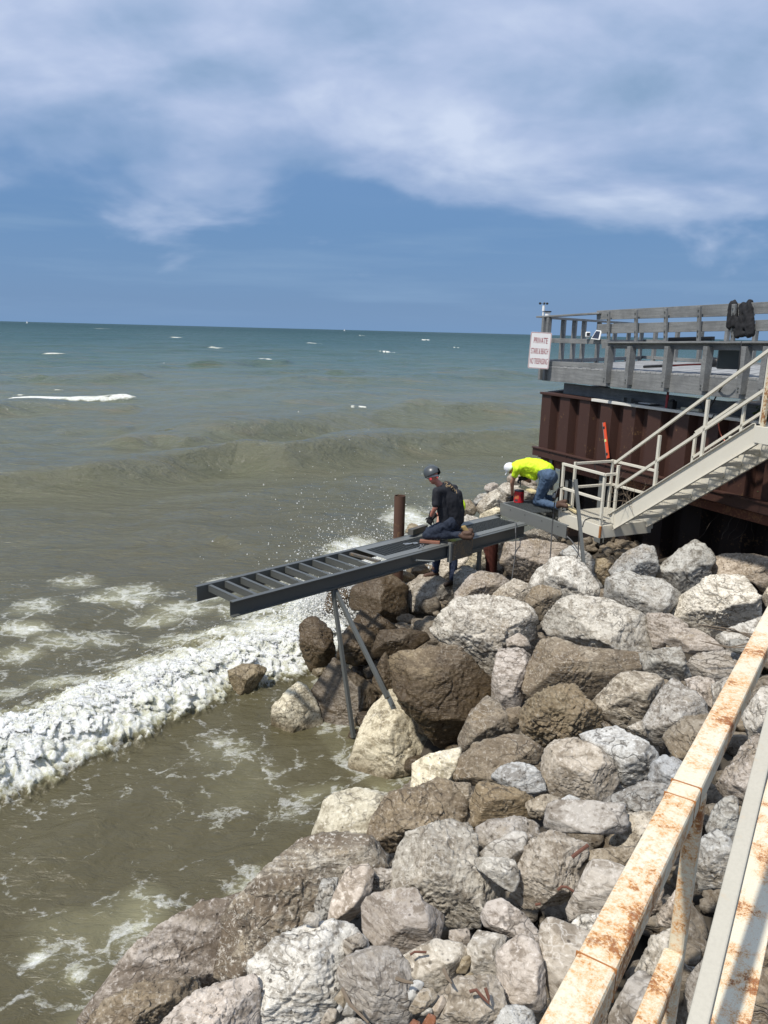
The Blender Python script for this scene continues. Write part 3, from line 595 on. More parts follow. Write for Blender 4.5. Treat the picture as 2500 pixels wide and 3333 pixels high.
# beyond the walkway
rk([(1576,1590),(1583,1578),(1607,1570),(1625,1580),(1622,1598),(1591,1608)], 'k', 'rounded rock standing highest left of the bent worker\'s cap', .4, yy=16.2)
rk([(1550,1658),(1564,1632),(1594,1605),(1613,1596),(1640,1614),(1645,1632),(1629,1665),(1570,1680)], 'w', 'pale cracked boulder beyond the walkway by the platform corner', .35, yy=15.3)
rk([(1505,1660),(1512,1626),(1531,1629),(1542,1643),(1552,1658),(1540,1680),(1510,1680)], 'n', 'dark brown rock right behind the kneeling welder\'s back', .6, yy=15.2)
rk([(1538,1634),(1558,1610),(1586,1604),(1597,1612),(1566,1636),(1548,1650)], 'g', 'grey flat rock sloping behind the pale cracked boulder', .5, yy=15.9)
rk([(1619,1590),(1640,1574),(1666,1568),(1668,1628),(1643,1632),(1627,1610)], 'p', 'pale rock beyond the bent worker\'s arm', .4, yy=15.8)
rk([(1648,1563),(1667,1540),(1689,1543),(1721,1562),(1747,1568),(1745,1586),(1702,1593),(1665,1580)], 'k', 'brownish rock seen under the bent worker\'s chest', .4, yy=16.3)
rk([(1668,1582),(1748,1583),(1745,1625),(1680,1628)], 'p', 'pale rock behind the red container', .4, yy=15.7)
rk([(1497,1694),(1520,1676),(1545,1682),(1565,1692),(1530,1708),(1502,1708)], 'p', 'low striped rock between welder and far beam', .35, yy=14.9)
rk([(1556,1678),(1613,1651),(1632,1654),(1632,1678),(1560,1700)], 'y', 'flat tan rock left of the platform corner', .35, yy=15.0)
rk([(1320,1732),(1335,1700),(1357,1708),(1372,1722),(1345,1745)], 'o', 'dark rock in spray right of the rusty pipe', .6, .8, yy=14.6)
rk([(1270,1868),(1298,1853),(1352,1873),(1338,1900),(1300,1895)], 'o', 'yellow-brown plank-like stone under the beam', .5, .4, yy=13.5)
rk([(1412,1890),(1418,1830),(1480,1812),(1545,1790),(1545,1855),(1485,1865),(1478,1900)], 'p', 'tan rock behind the standing man\'s legs', .5, yy=14.3)
rk([(1322,1852),(1380,1838),(1405,1865),(1365,1882),(1335,1875)], 'b', 'dark rock left of the standing man\'s brown boot', .6, .5, yy=13.7)
rk([(1688,1745),(1740,1722),(1830,1738),(1820,1768),(1700,1775)], 'p', 'rock with grating shadow just beneath the platform', .4, dz=-.2)
rk([(1515,1840),(1540,1790),(1575,1790),(1580,1860),(1530,1870)], 'y', 'yellowish rock left of the dark red pile', .5, dz=-.15)
rk([(2090,1860),(2130,1830),(2160,1850),(2140,1890)], 'o', 'small shaded rock between the two peaked grey ones', .5, dz=-.2)
for i, (poly, key, label, stain, wet, kw) in enumerate(R_):
    nm = 'pebble' if 'pebble' in label and 'lump' not in label and 'concrete' not in label else ('concrete_rubble' if 'concrete' in label.split('beside')[0] and 'boulder' not in label else 'boulder')
    o = build_rock(nm, poly, key, 101+i*7, stain=stain, wet=wet, **kw)
    tag(o, label, {'pebble': 'pebble', 'concrete_rubble': 'concrete rubble', 'boulder': 'rock'}[nm], 'rocks of the shore slope')
    if label.startswith('broken concrete lump'): ROCK_REBAR = o
    if label.startswith('pebble-studded'): ROCK_WIRE = o
    if label.startswith('pale triangular'): ROCK_TRI = o
# small stones filling the gaps
def fill_stones():
    rs = np.random.RandomState(7); vv = []; ff = []; nb = 0; d, f = ico(3)
    for i in range(1300):
        y = rs.uniform(3.2, 16); x = np.interp(y, _ys, _xs)+rs.uniform(.1, 6.0)
        r = rs.uniform(.05, .20); z = float(slope_z(x, y))-.60+rs.uniform(-.12, .06)
        s = 1+.35*fbm(d*1.3+i*3.1, 2, .5, i)
        p = d*s[:, None]*r*np.array([1, rs.uniform(.6, 1), rs.uniform(.5, .9)])+np.array([x, y, z])
        vv.append(p); ff.append(f+nb); nb += len(d)
    o = mesh_np('rubble', np.vstack(vv), np.vstack(ff), m_rock); o.color = (.22, .19, .15, 1); o['stain'] = .5; o['wet'] = .3; o['tex'] = 1.0; o['band'] = 0.0
    tag(o, 'small broken stone filling the dark gaps between the boulders', 'rubble', kind='stuff')
fill_stones()
# ------------------------------------------------------------------ the lake
def axis_(lo, hi, step, fine_lo, fine_hi, g):
    a = list(np.arange(fine_lo, fine_hi, step)); s = step
    while a[-1] < hi: s *= g; a.append(a[-1]+s)
    b = [fine_lo]; s = step
    while b[-1] > lo: s *= g; b.append(b[-1]-s)
    return np.array(b[:0:-1]+a)
wx = axis_(-9000, 9000, .022, -6.4, .8, 1.028)
wy = axis_(-200, 14000, .022, 5.0, 14.6, 1.016)
WX, WY = np.meshgrid(wx, wy); X = WX.ravel(); Y = WY.ravel(); nW = len(X)
def lake(u, v): return atH(u, v, ZC)[:2]
CT = unit(V(.62, .785)); CN = V(CT[1], -CT[0])                 # along the crests / toward the shore
def polydist(pts, reach):
    """signed distance toward the shore from a crest line and position along it"""
    pts = [np.asarray(p) for p in pts]
    best = np.full(nW, 1e9); sg = np.zeros(nW); al = np.zeros(nW); L = 0
    P_ = np.array(pts); lo = P_.min(0)-reach; hi = P_.max(0)+reach
    m = np.where((X > lo[0]) & (X < hi[0]) & (Y > lo[1]) & (Y < hi[1]))[0]
    px, py = X[m], Y[m]; bb_ = np.full(len(m), 1e9); ss_ = np.zeros(len(m)); aa_ = np.zeros(len(m))
    for a, b in zip(pts[:-1], pts[1:]):
        d = b-a; l = np.linalg.norm(d); d = d/l; n = V(d[1], -d[0])
        t_ = (px-a[0])*d[0]+(py-a[1])*d[1]; tcl = np.clip(t_, 0, l)
        dist = np.hypot(px-(a[0]+d[0]*tcl), py-(a[1]+d[1]*tcl)); side = (px-a[0])*n[0]+(py-a[1])*n[1]
        k = dist < bb_
        bb_ = np.where(k, dist, bb_); ss_ = np.where(k, np.sign(side)*dist, ss_); aa_ = np.where(k, L+tcl, aa_); L += l
    return m, ss_, aa_, L
Z = np.zeros(nW); FO = np.zeros(nW)
dist = np.hypot(X, Y-2)
A_ = X*CN[0]+Y*CN[1]; T_ = X*CT[0]+Y*CT[1]
def wv(l, str_, seed, o=2): return fbm(np.stack([A_/l, T_/(l*str_), np.full(nW, seed*1.7)], 1), o, .5, seed)
sea = np.clip((-(X*CN[0]+Y*CN[1])-3)/8+.6, .22, 1)               # calmer inside the breaker
far = np.clip(1-dist/900, 0, 1)
Z += (.42*wv(7.5, 2.6, 3)*np.clip(dist/30, 0, 1)+.14*wv(2.6, 2.2, 4)+.05*wv(.95, 2.0, 5)+.02*wv(.36, 1.6, 6, 3))*sea*far
Z += .75*wv(22, 3, 8, 2)*np.clip((dist-60)/150, 0, 1)*np.clip(1-dist/4000, 0, 1)
wob = fbm(np.stack([A_*.16, T_*.10, Y*0], 1), 2, .45, 31)
wob2 = fbm(np.stack([X*2.2, Y*2.2, Y*0], 1), 3, .55, 37)
def crest(px_pts, h, wb, wf, foam=0, wobble=.6, fend=.10):
    pts = [lake(*p) for p in px_pts]
    m, s, al, L = polydist(pts, 4*max(wb, wf))
    s = s+wob[m]*wobble*wb
    fade = np.clip(al/(fend*L), 0, 1)*np.clip((L-al)/(fend*L), 0, 1); fade = fade*fade*(3-2*fade)
    prof = np.where(s < 0, np.exp(-(s/wb)**2), np.exp(-(s/wf)**2)-.25*np.exp(-((s-wf*2)/wf)**2))
    Z[m] += h*prof*fade*(1+.5*wob[m]+.05*wob2[m])
    if foam: FO[m] = np.maximum(FO[m], foam*fade*np.exp(-((s-wf*.2)/(wb*.30))**2)*(1+1.2*wob2[m]))
crest([(-900,1640),(-250,1590),(0,1572),(250,1556),(440,1530),(640,1505),(780,1494),(930,1516),(1080,1490),(1270,1456),(1450,1446),(1750,1430),(2100,1420)], .72, 2.6, 1.35)
crest([(500,1432),(780,1412),(900,1395),(1080,1369),(1180,1357),(1350,1352),(1750,1330),(2100,1322)], .62, 3.4, 1.8)
crest([(180,1418),(300,1408),(420,1414)], .22, 1.6, .8)
crest([(400,1460),(486,1438),(640,1455)], .34, 1.6, .8)
crest([(-100,1350),(60,1335),(260,1325),(470,1322)], .55, 3.2, 1.6)
crest([(20,1312),(120,1304),(310,1296),(450,1290)], .3, 1.8, .8, foam=2.0, wobble=.3)
crest([(30,1289),(110,1287)], .1, .9, .5, foam=.9, wobble=.3)
crest([(160,1272),(190,1270)], .1, 1.2, .6, foam=1.0, wobble=.3)
crest([(700,1192),(800,1182),(960,1186)], .6, 6, 3)
crest([(850,1180),(890,1176)], .2, 3, 1.6, foam=1.3, wobble=.2)
crest([(160,1158),(200,1156)], .2, 4, 2, foam=1.2, wobble=.2)
crest([(530,1184),(560,1183)], .2, 3, 1.5, foam=.9, wobble=.2)
crest([(1130,1357),(1185,1354)], .1, 1.2, .6, foam=1.3, wobble=.2)
crest([(1080,1215),(1160,1210)], .5, 5, 3); crest([(850,1245),(1250,1235),(1700,1215)], .45, 5, 3); crest([(100,1240),(500,1230)], .5, 5, 3)
for (u_, v_) in ((330,1070),(560,1098),(1095,1102),(1180,1093),(1380,1106),(1010,1120),(700,1130),(1480,1130),(1250,1150)):
    crest([(u_-12, v_+.4), (u_+12, v_-.2)], .3, 9, 5, foam=1.2, wobble=.1)
crest([(700,1770),(850,1745),(1000,1735),(1150,1700)], .16, 1.6, 1.0)
# the breaker: low behind, a steep ragged white front
BR = [lake(*p) for p in [(-500,2700),(-250,2585),(0,2500),(110,2440),(215,2400),(330,2350),(440,2300),(560,2255),(660,2205),(760,2175),(860,2150),(960,2120),(1030,2085),(1090,2030),(1140,1975)]]
m, s, al, L = polydist(BR, 9)
edge = .22*fbm(np.stack([X[m]*1.1, Y[m]*1.1, Y[m]*0], 1), 2, .5, 51)+.16*fbm(np.stack([X[m]*4, Y[m]*4, Y[m]*0], 1), 4, .6, 52)+.10*fbm(np.stack([X[m]*11, Y[m]*11, Y[m]*0], 1), 3, .6, 53)
s = s+edge*1.0
hb = .30*np.clip((L-al)/(.35*L), .45, 1)
prof = np.where(s < .0, np.exp(-(s/1.15)**2), np.where(s < .85, 1-(s/.87)**1.5, 0)); prof = np.clip(prof, 0, 1)
Z[m] += hb*prof
q3 = np.stack([X[m], Y[m], Z[m]*.6], 1)
tur = np.clip(np.where(s < 0, np.exp(-(s/.75)**2), np.clip((.8-s)/.4,0,1)), 0, 1)
wq = q3+.10*np.stack([fbm(q3*5, 2, .5, 81), fbm(q3*5, 2, .5, 82), q3[:, 2]*0], 1)
sel = np.abs(s) < 3.0; churn = np.zeros(len(m)); wqs = wq[sel]
b1, _, _ = cells(wqs*4.2, 5); b2, _, _ = cells(wqs*9.5, 6); b3, _, _ = cells(wqs*21, 7)
churn[sel] = .045*(1-b1**1.5)+.055*(1-b2**1.5)+.022*(1-b3**1.5)+.16*fbm(wqs*1.8, 3, .5, 64)+.10*fbm(wqs*14, 3, .6, 65)
Z[m] += tur*churn*.34-.01*tur
FO[m] = np.maximum(FO[m], np.where(s < 0, .80*np.exp(-(s/.62)**2)+.46*np.exp(-(s/3.2)**2), np.clip(1.5-np.maximum(s-.45, 0)*3.2, 0, 1.5)))
# foam patches left by earlier waves
def patch(u_, v_, ru, rv, val):
    c = lake(u_, v_); d = np.hypot((X-c[0])/ru, (Y-c[1])/rv); FO[:] = np.maximum(FO, val*np.exp(-d**2*1.2))
for a_ in [(200,2230,1.1,.6,.62),(500,2180,1.2,.6,.66),(720,2090,1.1,.7,.72),(350,1960,1.0,.5,.66),(80,2060,.9,.6,.64),(760,1900,1.0,.6,.62),(420,1945,1.4,1.3,.62),(930,1890,1.3,1.2,.60),(120,1990,1.1,1.3,.55),(600,1990,1.4,1.0,.58),(830,2000,1.3,1.1,.66),(300,2080,1.6,.8,.50),(60,2130,.9,.8,.55),
           (0,2260,1.0,.5,.55),(620,2100,1.6,.8,.60),(900,2080,1.5,1.1,.95),(1020,2000,.8,1.4,1.25),(1100,1930,.6,.9,1.2),(120,2200,.8,.6,.4),(420,2180,1.0,.7,.55),
           (250,1900,1.2,1.0,.55),(520,2020,1.0,.7,.6),(200,2090,1.2,.7,.56),(700,1960,1.0,.8,.55),(380,2230,.9,.5,.5),(1180,1800,1.2,1.7,1.1),(1330,1690,1.2,2.4,.85),(1440,1640,.9,3.0,.6)]: patch(a_[0], a_[1], a_[2], a_[3], a_[4]+(.05 if a_[4] < .8 else 0))
# inner water: a lace of old foam, thicker along the stones
wxs = X-np.interp(Y, _ys, _xs)
inner = (Y < 16) & (Y > 1) & (wxs > -9)
near_shore = np.where(inner, np.exp(-(np.maximum(-wxs, 0)/.22)**2)*.14, 0)
lace = .33+.12*wob
for (u_, v_, r_, val) in [(1130,2190,.7,.0),(720,2420,.6,.14),(860,2520,.8,.10),(700,2640,.7,.10),(330,2560,.7,.08),(1010,2575,.2,.14),(1090,2555,.2,.12),(960,2660,.3,.08),
                          (790,2820,.35,.07),(840,2870,.3,.04),(480,2890,.35,.16),(300,2990,.5,.10),(150,2960,.4,.08),(60,3120,.4,.02),(240,3150,.4,.04),(470,3010,.3,.14),(180,3250,.4,.02),(250,3170,.08,.30),(120,3110,.08,.30),(1250,2570,.15,.12),(420,2640,.5,-.16),(250,2800,.6,-.2),(700,2760,.6,-.22),(950,2760,.3,-.2)]:
    c = lake(u_, v_); lace = lace+val*np.exp(-((X-c[0])**2+(Y-c[1])**2)/r_**2)
FO = np.where(inner & (X > -14), np.maximum(FO, lace+near_shore), FO)
FO = np.clip(FO, 0, 1.5)
Z = Z-(X**2+Y**2)*0
nx_, ny_ = len(wx), len(wy); I_ = np.arange(nW, dtype=np.int32).reshape(ny_, nx_)
FW = np.stack([I_[:-1, :-1].ravel(), I_[:-1, 1:].ravel(), I_[1:, 1:].ravel(), I_[1:, :-1].ravel()], 1)
# overturning lip: push the churn forward a little
XX, YY = X.copy(), Y.copy()
push = tur*(.10*fbm(q3*3.1, 3, .6, 71)+.06*fbm(q3*9, 2, .6, 72)); XX[m] += CN[0]*push*(Z[m] > .1)*2; YY[m] += CN[1]*push*(Z[m] > .1)*2

def water_material():
    m, t, b = newmat('lake_water')
    P = worldpos(t); sp = t.nodes.new('ShaderNodeSeparateXYZ'); t.links.new(P, sp.inputs[0])
    ln = t.nodes.new('ShaderNodeVectorMath'); ln.operation = 'LENGTH'; t.links.new(P, ln.inputs[0]); dist_ = ln.outputs['Value']
    def scaled(s, rot=.67):
        n = t.nodes.new('ShaderNodeMapping'); n.inputs['Rotation'].default_value = (0, 0, -rot); n.inputs['Scale'].default_value = s; t.links.new(P, n.inputs[0]); return n.outputs[0]
    ld = math_(t, 'MULTIPLY', math_(t, 'LOGARITHM', math_(t, 'ADD', dist_, 1.0), 10.0), .25)
    plume = noise_(t, scaled((.035, .09, 1)), 1.0, 4, .55)
    ld2 = math_(t, 'ADD', ld, math_(t, 'MULTIPLY', math_(t, 'SUBTRACT', plume, .5), .10))
    c = ramp(t, ld2, [(.22, (.088, .076, .040)), (.30, (.094, .084, .046)), (.38, (.118, .118, .072)), (.46, (.125, .140, .092)), (.53, (.062, .110, .082)), (.62, (.018, .064, .050)), (.80, (.006, .040, .036))])
    tan = ramp(t, noise_(t, scaled((.12, .4, 1)), 1.0, 4, .6), [(.55, 0.0), (.75, .6)])
    midz = ramp(t, ld, [(.36, 0.0), (.42, 1.0), (.55, 1.0), (.6, 0.0)])
    c = mixc(t, math_(t, 'MULTIPLY', tan, midz), c, (.20, .155, .085))
    fa = t.nodes.new('ShaderNodeAttribute'); fa.attribute_name = 'foam'; fo = fa.outputs['Fac']
    # lacy pattern
    w1 = noise_(t, P, 1.3, 4, .6, 0, out=1)
    wa = t.nodes.new('ShaderNodeVectorMath'); wa.operation = 'MULTIPLY_ADD'; t.links.new(w1, wa.inputs[0]); wa.inputs[1].default_value = (1.0, 1.0, 1.0); t.links.new(P, wa.inputs[2])
    vo = t.nodes.new('ShaderNodeTexVoronoi'); vo.feature = 'DISTANCE_TO_EDGE'; vo.inputs['Scale'].default_value = 1.5; t.links.new(wa.outputs[0], vo.inputs['Vector'])
    n1 = noise_(t, wa.outputs[0], 3.2, 7, .68, .8); n2 = noise_(t, scaled((1.0, 1.9, 1)), 11.0, 6, .7, .6); n3 = noise_(t, P, 60, 3, .6)
    net = ramp(t, vo.outputs['Distance'], [(0.0, .26), (.09, .06), (.3, 0.0)])
    k = math_(t, 'ADD', fo, math_(t, 'ADD', net, math_(t, 'ADD', math_(t, 'MULTIPLY', math_(t, 'SUBTRACT', n1, .5), 1.35), math_(t, 'MULTIPLY', math_(t, 'SUBTRACT', n2, .5), .75))))
    mask = ramp(t, k, [(.60, 0.0), (.72, .50), (.95, .88), (1.1, 1.0)])
    fo_w = noise_(t, wa.outputs[0], 5.5, 6, .62, 1.2)
    bub = ramp(t, n3, [(.38, .55), (.6, 1.0)])
    thin = ramp(t, k, [(.72, 0.0), (1.0, 1.0)])
    ma = math_(t, 'MULTIPLY', mask, math_(t, 'MAXIMUM', bub, thin))
    ma = math_(t, 'MULTIPLY', ma, ramp(t, fo, [(.45, .62), (.80, 1.0)]))
    fc = mixc(t, ramp(t, fo_w, [(.36, 0.0), (.56, 1.0)]), (.60, .60, .46), (.86, .87, .84))
    # yellow-green light through thin churned crests, painted into the base colour
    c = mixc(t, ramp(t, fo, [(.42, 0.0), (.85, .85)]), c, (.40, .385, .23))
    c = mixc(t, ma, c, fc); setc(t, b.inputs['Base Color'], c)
    rr = t.nodes.new('ShaderNodeMix'); rr.inputs[2].default_value = .13; rr.inputs[3].default_value = .75; t.links.new(ma, rr.inputs[0])
    rf = math_(t, 'ADD', rr.outputs[0], ramp(t, ld, [(.4, 0.0), (.8, .22)])); t.links.new(rf, b.inputs['Roughness'])
    b.inputs['IOR'].default_value = 1.333; t.links.new(ramp(t, ld, [(.45, .5), (.75, .15)]), b.inputs['Specular IOR Level'])
    # ripples, small near and longer far out
    r1 = noise_(t, scaled((1, 2.2, 1)), 2.6, 6, .62, .5); r2 = noise_(t, scaled((.33, .9, 1), .5), 1.0, 7, .66, .4); r3 = noise_(t, scaled((.06, .2, 1), .4), 1.0, 6, .65, .3)
    nb_ = t.nodes.new('ShaderNodeBump'); nb_.inputs['Distance'].default_value = .11; nb_.inputs['Strength'].default_value = .55; t.links.new(r1, nb_.inputs['Height'])
    n2_ = t.nodes.new('ShaderNodeBump'); n2_.inputs['Distance'].default_value = .65; n2_.inputs['Strength'].default_value = .5; t.links.new(r2, n2_.inputs['Height']); t.links.new(nb_.outputs[0], n2_.inputs['Normal'])
    t.links.new(ramp(t, ld, [(.25, .15), (.38, .8)]), n2_.inputs['Strength'])
    n3_ = t.nodes.new('ShaderNodeBump'); n3_.inputs['Distance'].default_value = 3.2; t.links.new(r3, n3_.inputs['Height']); t.links.new(n2_.outputs[0], n3_.inputs['Normal'])
    t.links.new(ramp(t, ld, [(.4, 0.0), (.52, .8)]), n3_.inputs['Strength'])
    n4_ = t.nodes.new('ShaderNodeBump'); n4_.inputs['Distance'].default_value = .06; t.links.new(math_(t, 'ADD', math_(t, 'ADD', fo_w, n2), math_(t, 'MULTIPLY', n3, .5)), n4_.inputs['Height']); t.links.new(n3_.outputs[0], n4_.inputs['Normal'])
    t.links.new(math_(t, 'MULTIPLY', ma, .8), n4_.inputs['Strength'])
    t.links.new(n4_.outputs[0], b.inputs['Normal'])
    t.links.new(math_(t, 'MULTIPLY', ma, .6), b.inputs['Subsurface Weight']); b.inputs['Subsurface Radius'].default_value = (1, 1, .9); b.inputs['Subsurface Scale'].default_value = .07
    return m
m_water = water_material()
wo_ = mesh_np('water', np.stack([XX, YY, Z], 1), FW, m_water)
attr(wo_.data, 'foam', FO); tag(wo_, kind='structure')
def water_z(x, y):
    i = np.searchsorted(wx, x); j = np.searchsorted(wy, y); return Z[j*nx_+i]

# spray: thrown drops and torn foam where the wave hits the stones
m_drop, _t, _b = newmat('spray_white'); _b.inputs['Base Color'].default_value = (.88, .88, .85, 1); _b.inputs['Roughness'].default_value = .4
_tr = _t.nodes.new('ShaderNodeBsdfTranslucent'); _tr.inputs[0].default_value = (.93, .93, .90, 1); _mx = _t.nodes.new('ShaderNodeMixShader'); _mx.inputs[0].default_value = .42
_t.links.new(_b.outputs[0], _mx.inputs[1]); _t.links.new(_tr.outputs[0], _mx.inputs[2]); _t.links.new(_mx.outputs[0], _t.nodes['Material Output'].inputs[0])
def torn_foam():
    rs = np.random.RandomState(5); vv, ff, nb = [], [], 0; d, f = ico(2); d1_, f1_ = ico(1)
    seg = [np.linalg.norm(BR[i+1]-BR[i]) for i in range(len(BR)-1)]; cs = np.cumsum([0]+seg)
    for i in range(5200):
        l = rs.uniform(0, cs[-1]); k = min(np.searchsorted(cs, l)-1, len(seg)-1); k = max(k, 0); w = (l-cs[k])/seg[k]
        p = BR[k]*(1-w)+BR[k+1]*w; s_ = rs.choice([rs.uniform(-.5, .5), rs.normal(.1, .22), -abs(rs.normal(0, .9))], p=[.5, .35, .15])
        e = fbm(np.array([[p[0]*1.1, p[1]*1.1, 0]]), 2, .5, 51)[0]*.22*1.4
        x_, y_ = p[0]+CN[0]*(s_-e), p[1]+CN[1]*(s_-e)
        r = rs.choice([.004, .007, .011], p=[.5, .35, .15])
        z_ = max(-.02, water_z(x_, y_))+r*rs.uniform(-.5, .8)+(abs(rs.normal(0, .05)) if rs.rand() < .25 else 0)
        dd, f_ = (d, f) if r > .015 else (d1_, f1_)
        s2 = 1+.9*fbm(dd*1.9+np.array([x_, y_, z_])*7, 2, .6, 3)
        st = unit(rs.randn(3)); q = dd*s2[:, None]; q = (q+st*(q@st)[:, None]*rs.uniform(0, 1.6))*r+V(x_, y_, z_)
        vv.append(q); ff.append(f_+nb); nb += len(dd)
    o = mesh_np('breaker_foam', np.vstack(vv), np.vstack(ff), m_drop)
    tag(o, 'thick white foam tumbling down the front of the breaking wave', 'foam', kind='stuff')
torn_foam()
def spray():
    rs = np.random.RandomState(11); d, f = ico(1); vv, ff, nb = [], [], 0
    def put(p, r, k=1.0):
        nonlocal nb
        s = 1+.5*fbm(d*1.7+p*9, 1, .5, 3); st = unit(rs.randn(3))
        q = d*s[:, None]; q = q+st*(q@st)[:, None]*rs.uniform(0, k)
        vv.append(q*r+p); ff.append(f+nb); nb += len(d)
    for i in range(24000):
        # bursts from a few points of impact
        j = rs.choice(5, p=[.36, .26, .16, .14, .08])
        b0 = [V(-.65, 14.4, .25), V(-.15, 14.9, .35), V(-1.3, 14.0, .05), V(.35, 15.6, .25), V(1.0, 16.5, .3)][j]
        up = abs(rs.normal(0, [.34, .52, .28, .5, .4][j]*rs.choice([.45, 1, 2.0], p=[.5, .33, .17]))); side = rs.normal(0, .26+.30*up)
        p = b0+V(side-.32*up*rs.rand()*1.6, rs.normal(0, .45), up)
        put(p, rs.choice([.005, .008, .012, .018], p=[.42, .33, .18, .07])*(1.0 if up < .9 else .75))
    for i in range(3200):
        j = rs.choice(3); b0 = [V(-.75, 14.4, .05), V(-.25, 14.9, .1), V(-1.2, 14.1, 0)][j]
        put(b0+V(rs.normal(0, .4), rs.normal(0, .4), abs(rs.normal(0, .20))), rs.uniform(.010, .026), 1.5)
    # along the breaker's lip
    for i in range(900):
        k = rs.randint(1, len(BR)-1); w = rs.rand(); p = BR[k]*(1-w)+BR[k+1 if k+1 < len(BR) else k]*w if k+1 < len(BR) else BR[k]
        s_ = rs.normal(.05, .28); x_, y_ = p[0]+CN[0]*s_, p[1]+CN[1]*s_
        put(V(x_, y_, max(0, water_z(x_, y_))+abs(rs.normal(0, .07))), rs.uniform(.004, .010))
    o = mesh_np('spray', np.vstack(vv), np.vstack(ff), m_drop)
    tag(o, 'white drops and torn foam flying up behind the walkway and along the breaker', 'spray', kind='stuff')
spray()
# ------------------------------------------------------------------ metals, timber and cloth
m_steel = paint_mat('grey_primer_steel', (.095, .100, .094), .42, 0.10, (.16, .09, .05), .22, 1.2)
m_steel_light = paint_mat('grey_primer_light', (.165, .172, .164), .45, 0.08, (.18, .1, .06), .2, 1.2)
m_grate = paint_mat('grating_steel', (.085, .094, .094), .5, 0.0, dirt=.2)
m_cream = paint_mat('cream_paint', (.72, .68, .57), .5, 0.20, (.26, .10, .04), .12, 1.0)
m_creamrust = paint_mat('cream_paint_rusty', (.68, .61, .46), .5, 0.68, (.36, .13, .03), .10, 1.3, spots=1)
def rail_mat():
    m, t, b = newmat('rusted_cream_rail'); P = worldpos(t)
    a = noise_(t, P, 9, 5, .6, .4); f = noise_(t, P, 75, 6, .72, .3); g = noise_(t, P, 230, 4, .7); d = noise_(t, P, 3.5, 3, .5)
    c = mixc(t, d, (.66, .58, .40), (.78, .73, .60)); c = mixc(t, ramp(t, g, [(.45, 0.0), (.7, .35)]), c, (.55, .36, .15))
    k = math_(t, 'ADD', math_(t, 'MULTIPLY', a, .62), math_(t, 'ADD', math_(t, 'MULTIPLY', f, .30), math_(t, 'MULTIPLY', g, .16)))
    halo = ramp(t, k, [(.50, 0.0), (.60, .9)]); core = ramp(t, k, [(.585, 0.0), (.63, .8), (.70, 1.0)])
    c = mixc(t, math_(t, 'MULTIPLY', halo, ramp(t, g, [(.35, .35), (.6, 1.0)])), c, (.62, .27, .05)); c = mixc(t, core, c, mixc(t, g, (.10, .03, .015), (.36, .12, .03)))
    setc(t, b.inputs['Base Color'], c)
    r = t.nodes.new('ShaderNodeMix'); r.inputs[2].default_value = .5; r.inputs[3].default_value = .92; t.links.new(halo, r.inputs[0]); t.links.new(r.outputs[0], b.inputs['Roughness'])
    bump_(t, b, math_(t, 'ADD', math_(t, 'MULTIPLY', core, .6), f), .6, .0016); return m
m_rustplate = paint_mat('bare_plate', (.10, .095, .082), .6, 0.5, (.13, .075, .045), .3, 1.5)
m_pipe = paint_mat('rusty_pipe', (.115, .058, .036), .75, 0.35, (.20, .10, .05), .4, .8)
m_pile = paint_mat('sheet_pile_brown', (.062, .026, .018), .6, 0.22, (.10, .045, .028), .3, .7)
m_shadepile = paint_mat('shade_dark_pile', (.018, .010, .008), .9, 0.25, (.04, .016, .010), .4, .9)  # near-black brown: shade of stairs and deck is put into the colour
m_redpile = paint_mat('dark_red_timber', (.11, .028, .018), .8, 0.2, (.05, .02, .015), .4, 1)
m_capwhite = paint_mat('white_cap_paint', (.74, .72, .66), .5, 0.16, (.2, .12, .08), .15, 1)
m_black = plain('black_rubber', (.018, .018, .019), .5, 0, .2, 20)
m_yellow = plain('yellow_wood', (.62, .52, .30), .7, 0, .25, 9)
m_redwood = plain('red_brown_block', (.25, .11, .07), .7, 0, .3, 12)
def wood_mat(name, c1, c2, axis=(1, 0, 0)):
    m, t, b = newmat(name); P = worldpos(t)
    mp_ = t.nodes.new('ShaderNodeMapping'); mp_.inputs['Rotation'].default_value = (0, 0, math.atan2(axis[1], axis[0])*-1); mp_.vector_type = 'TEXTURE'
    mp_.inputs['Rotation'].default_value = (0, 0, math.atan2(axis[1], axis[0])); mp_.inputs['Scale'].default_value = (6, .35, .35); t.links.new(P, mp_.inputs[0])
    g = noise_(t, mp_.outputs[0], 9, 6, .65, .8); k = noise_(t, P, 2.2, 4, .6); f = noise_(t, P, 60, 3, .6)
    c = mixc(t, ramp(t, g, [(.3, 0.0), (.7, 1.0)]), c1, c2); c = mixc(t, ramp(t, k, [(.45, 0.0), (.65, .5)]), c, tuple(x*.6 for x in c1))
    c = mixc(t, ramp(t, f, [(.3, .4), (.5, 0.0)]), c, tuple(x*.4 for x in c1))
    setc(t, b.inputs['Base Color'], c); b.inputs['Roughness'].default_value = .85; bump_(t, b, g, .5, .006); return m
H_ = unit(V(.36, -.933, 0))                                      # the run of deck, wall and stairs, toward the camera
m_wood = wood_mat('weathered_wood', (.16, .165, .165), (.27, .275, .27), H_)
m_woodv = wood_mat('weathered_post_wood', (.15, .155, .155), (.25, .255, .25), (0, 1, 0))
m_wood_n = wood_mat('weathered_deck_wood', (.24, .245, .245), (.40, .40, .39), (H_[1]*-1, H_[0], 0))

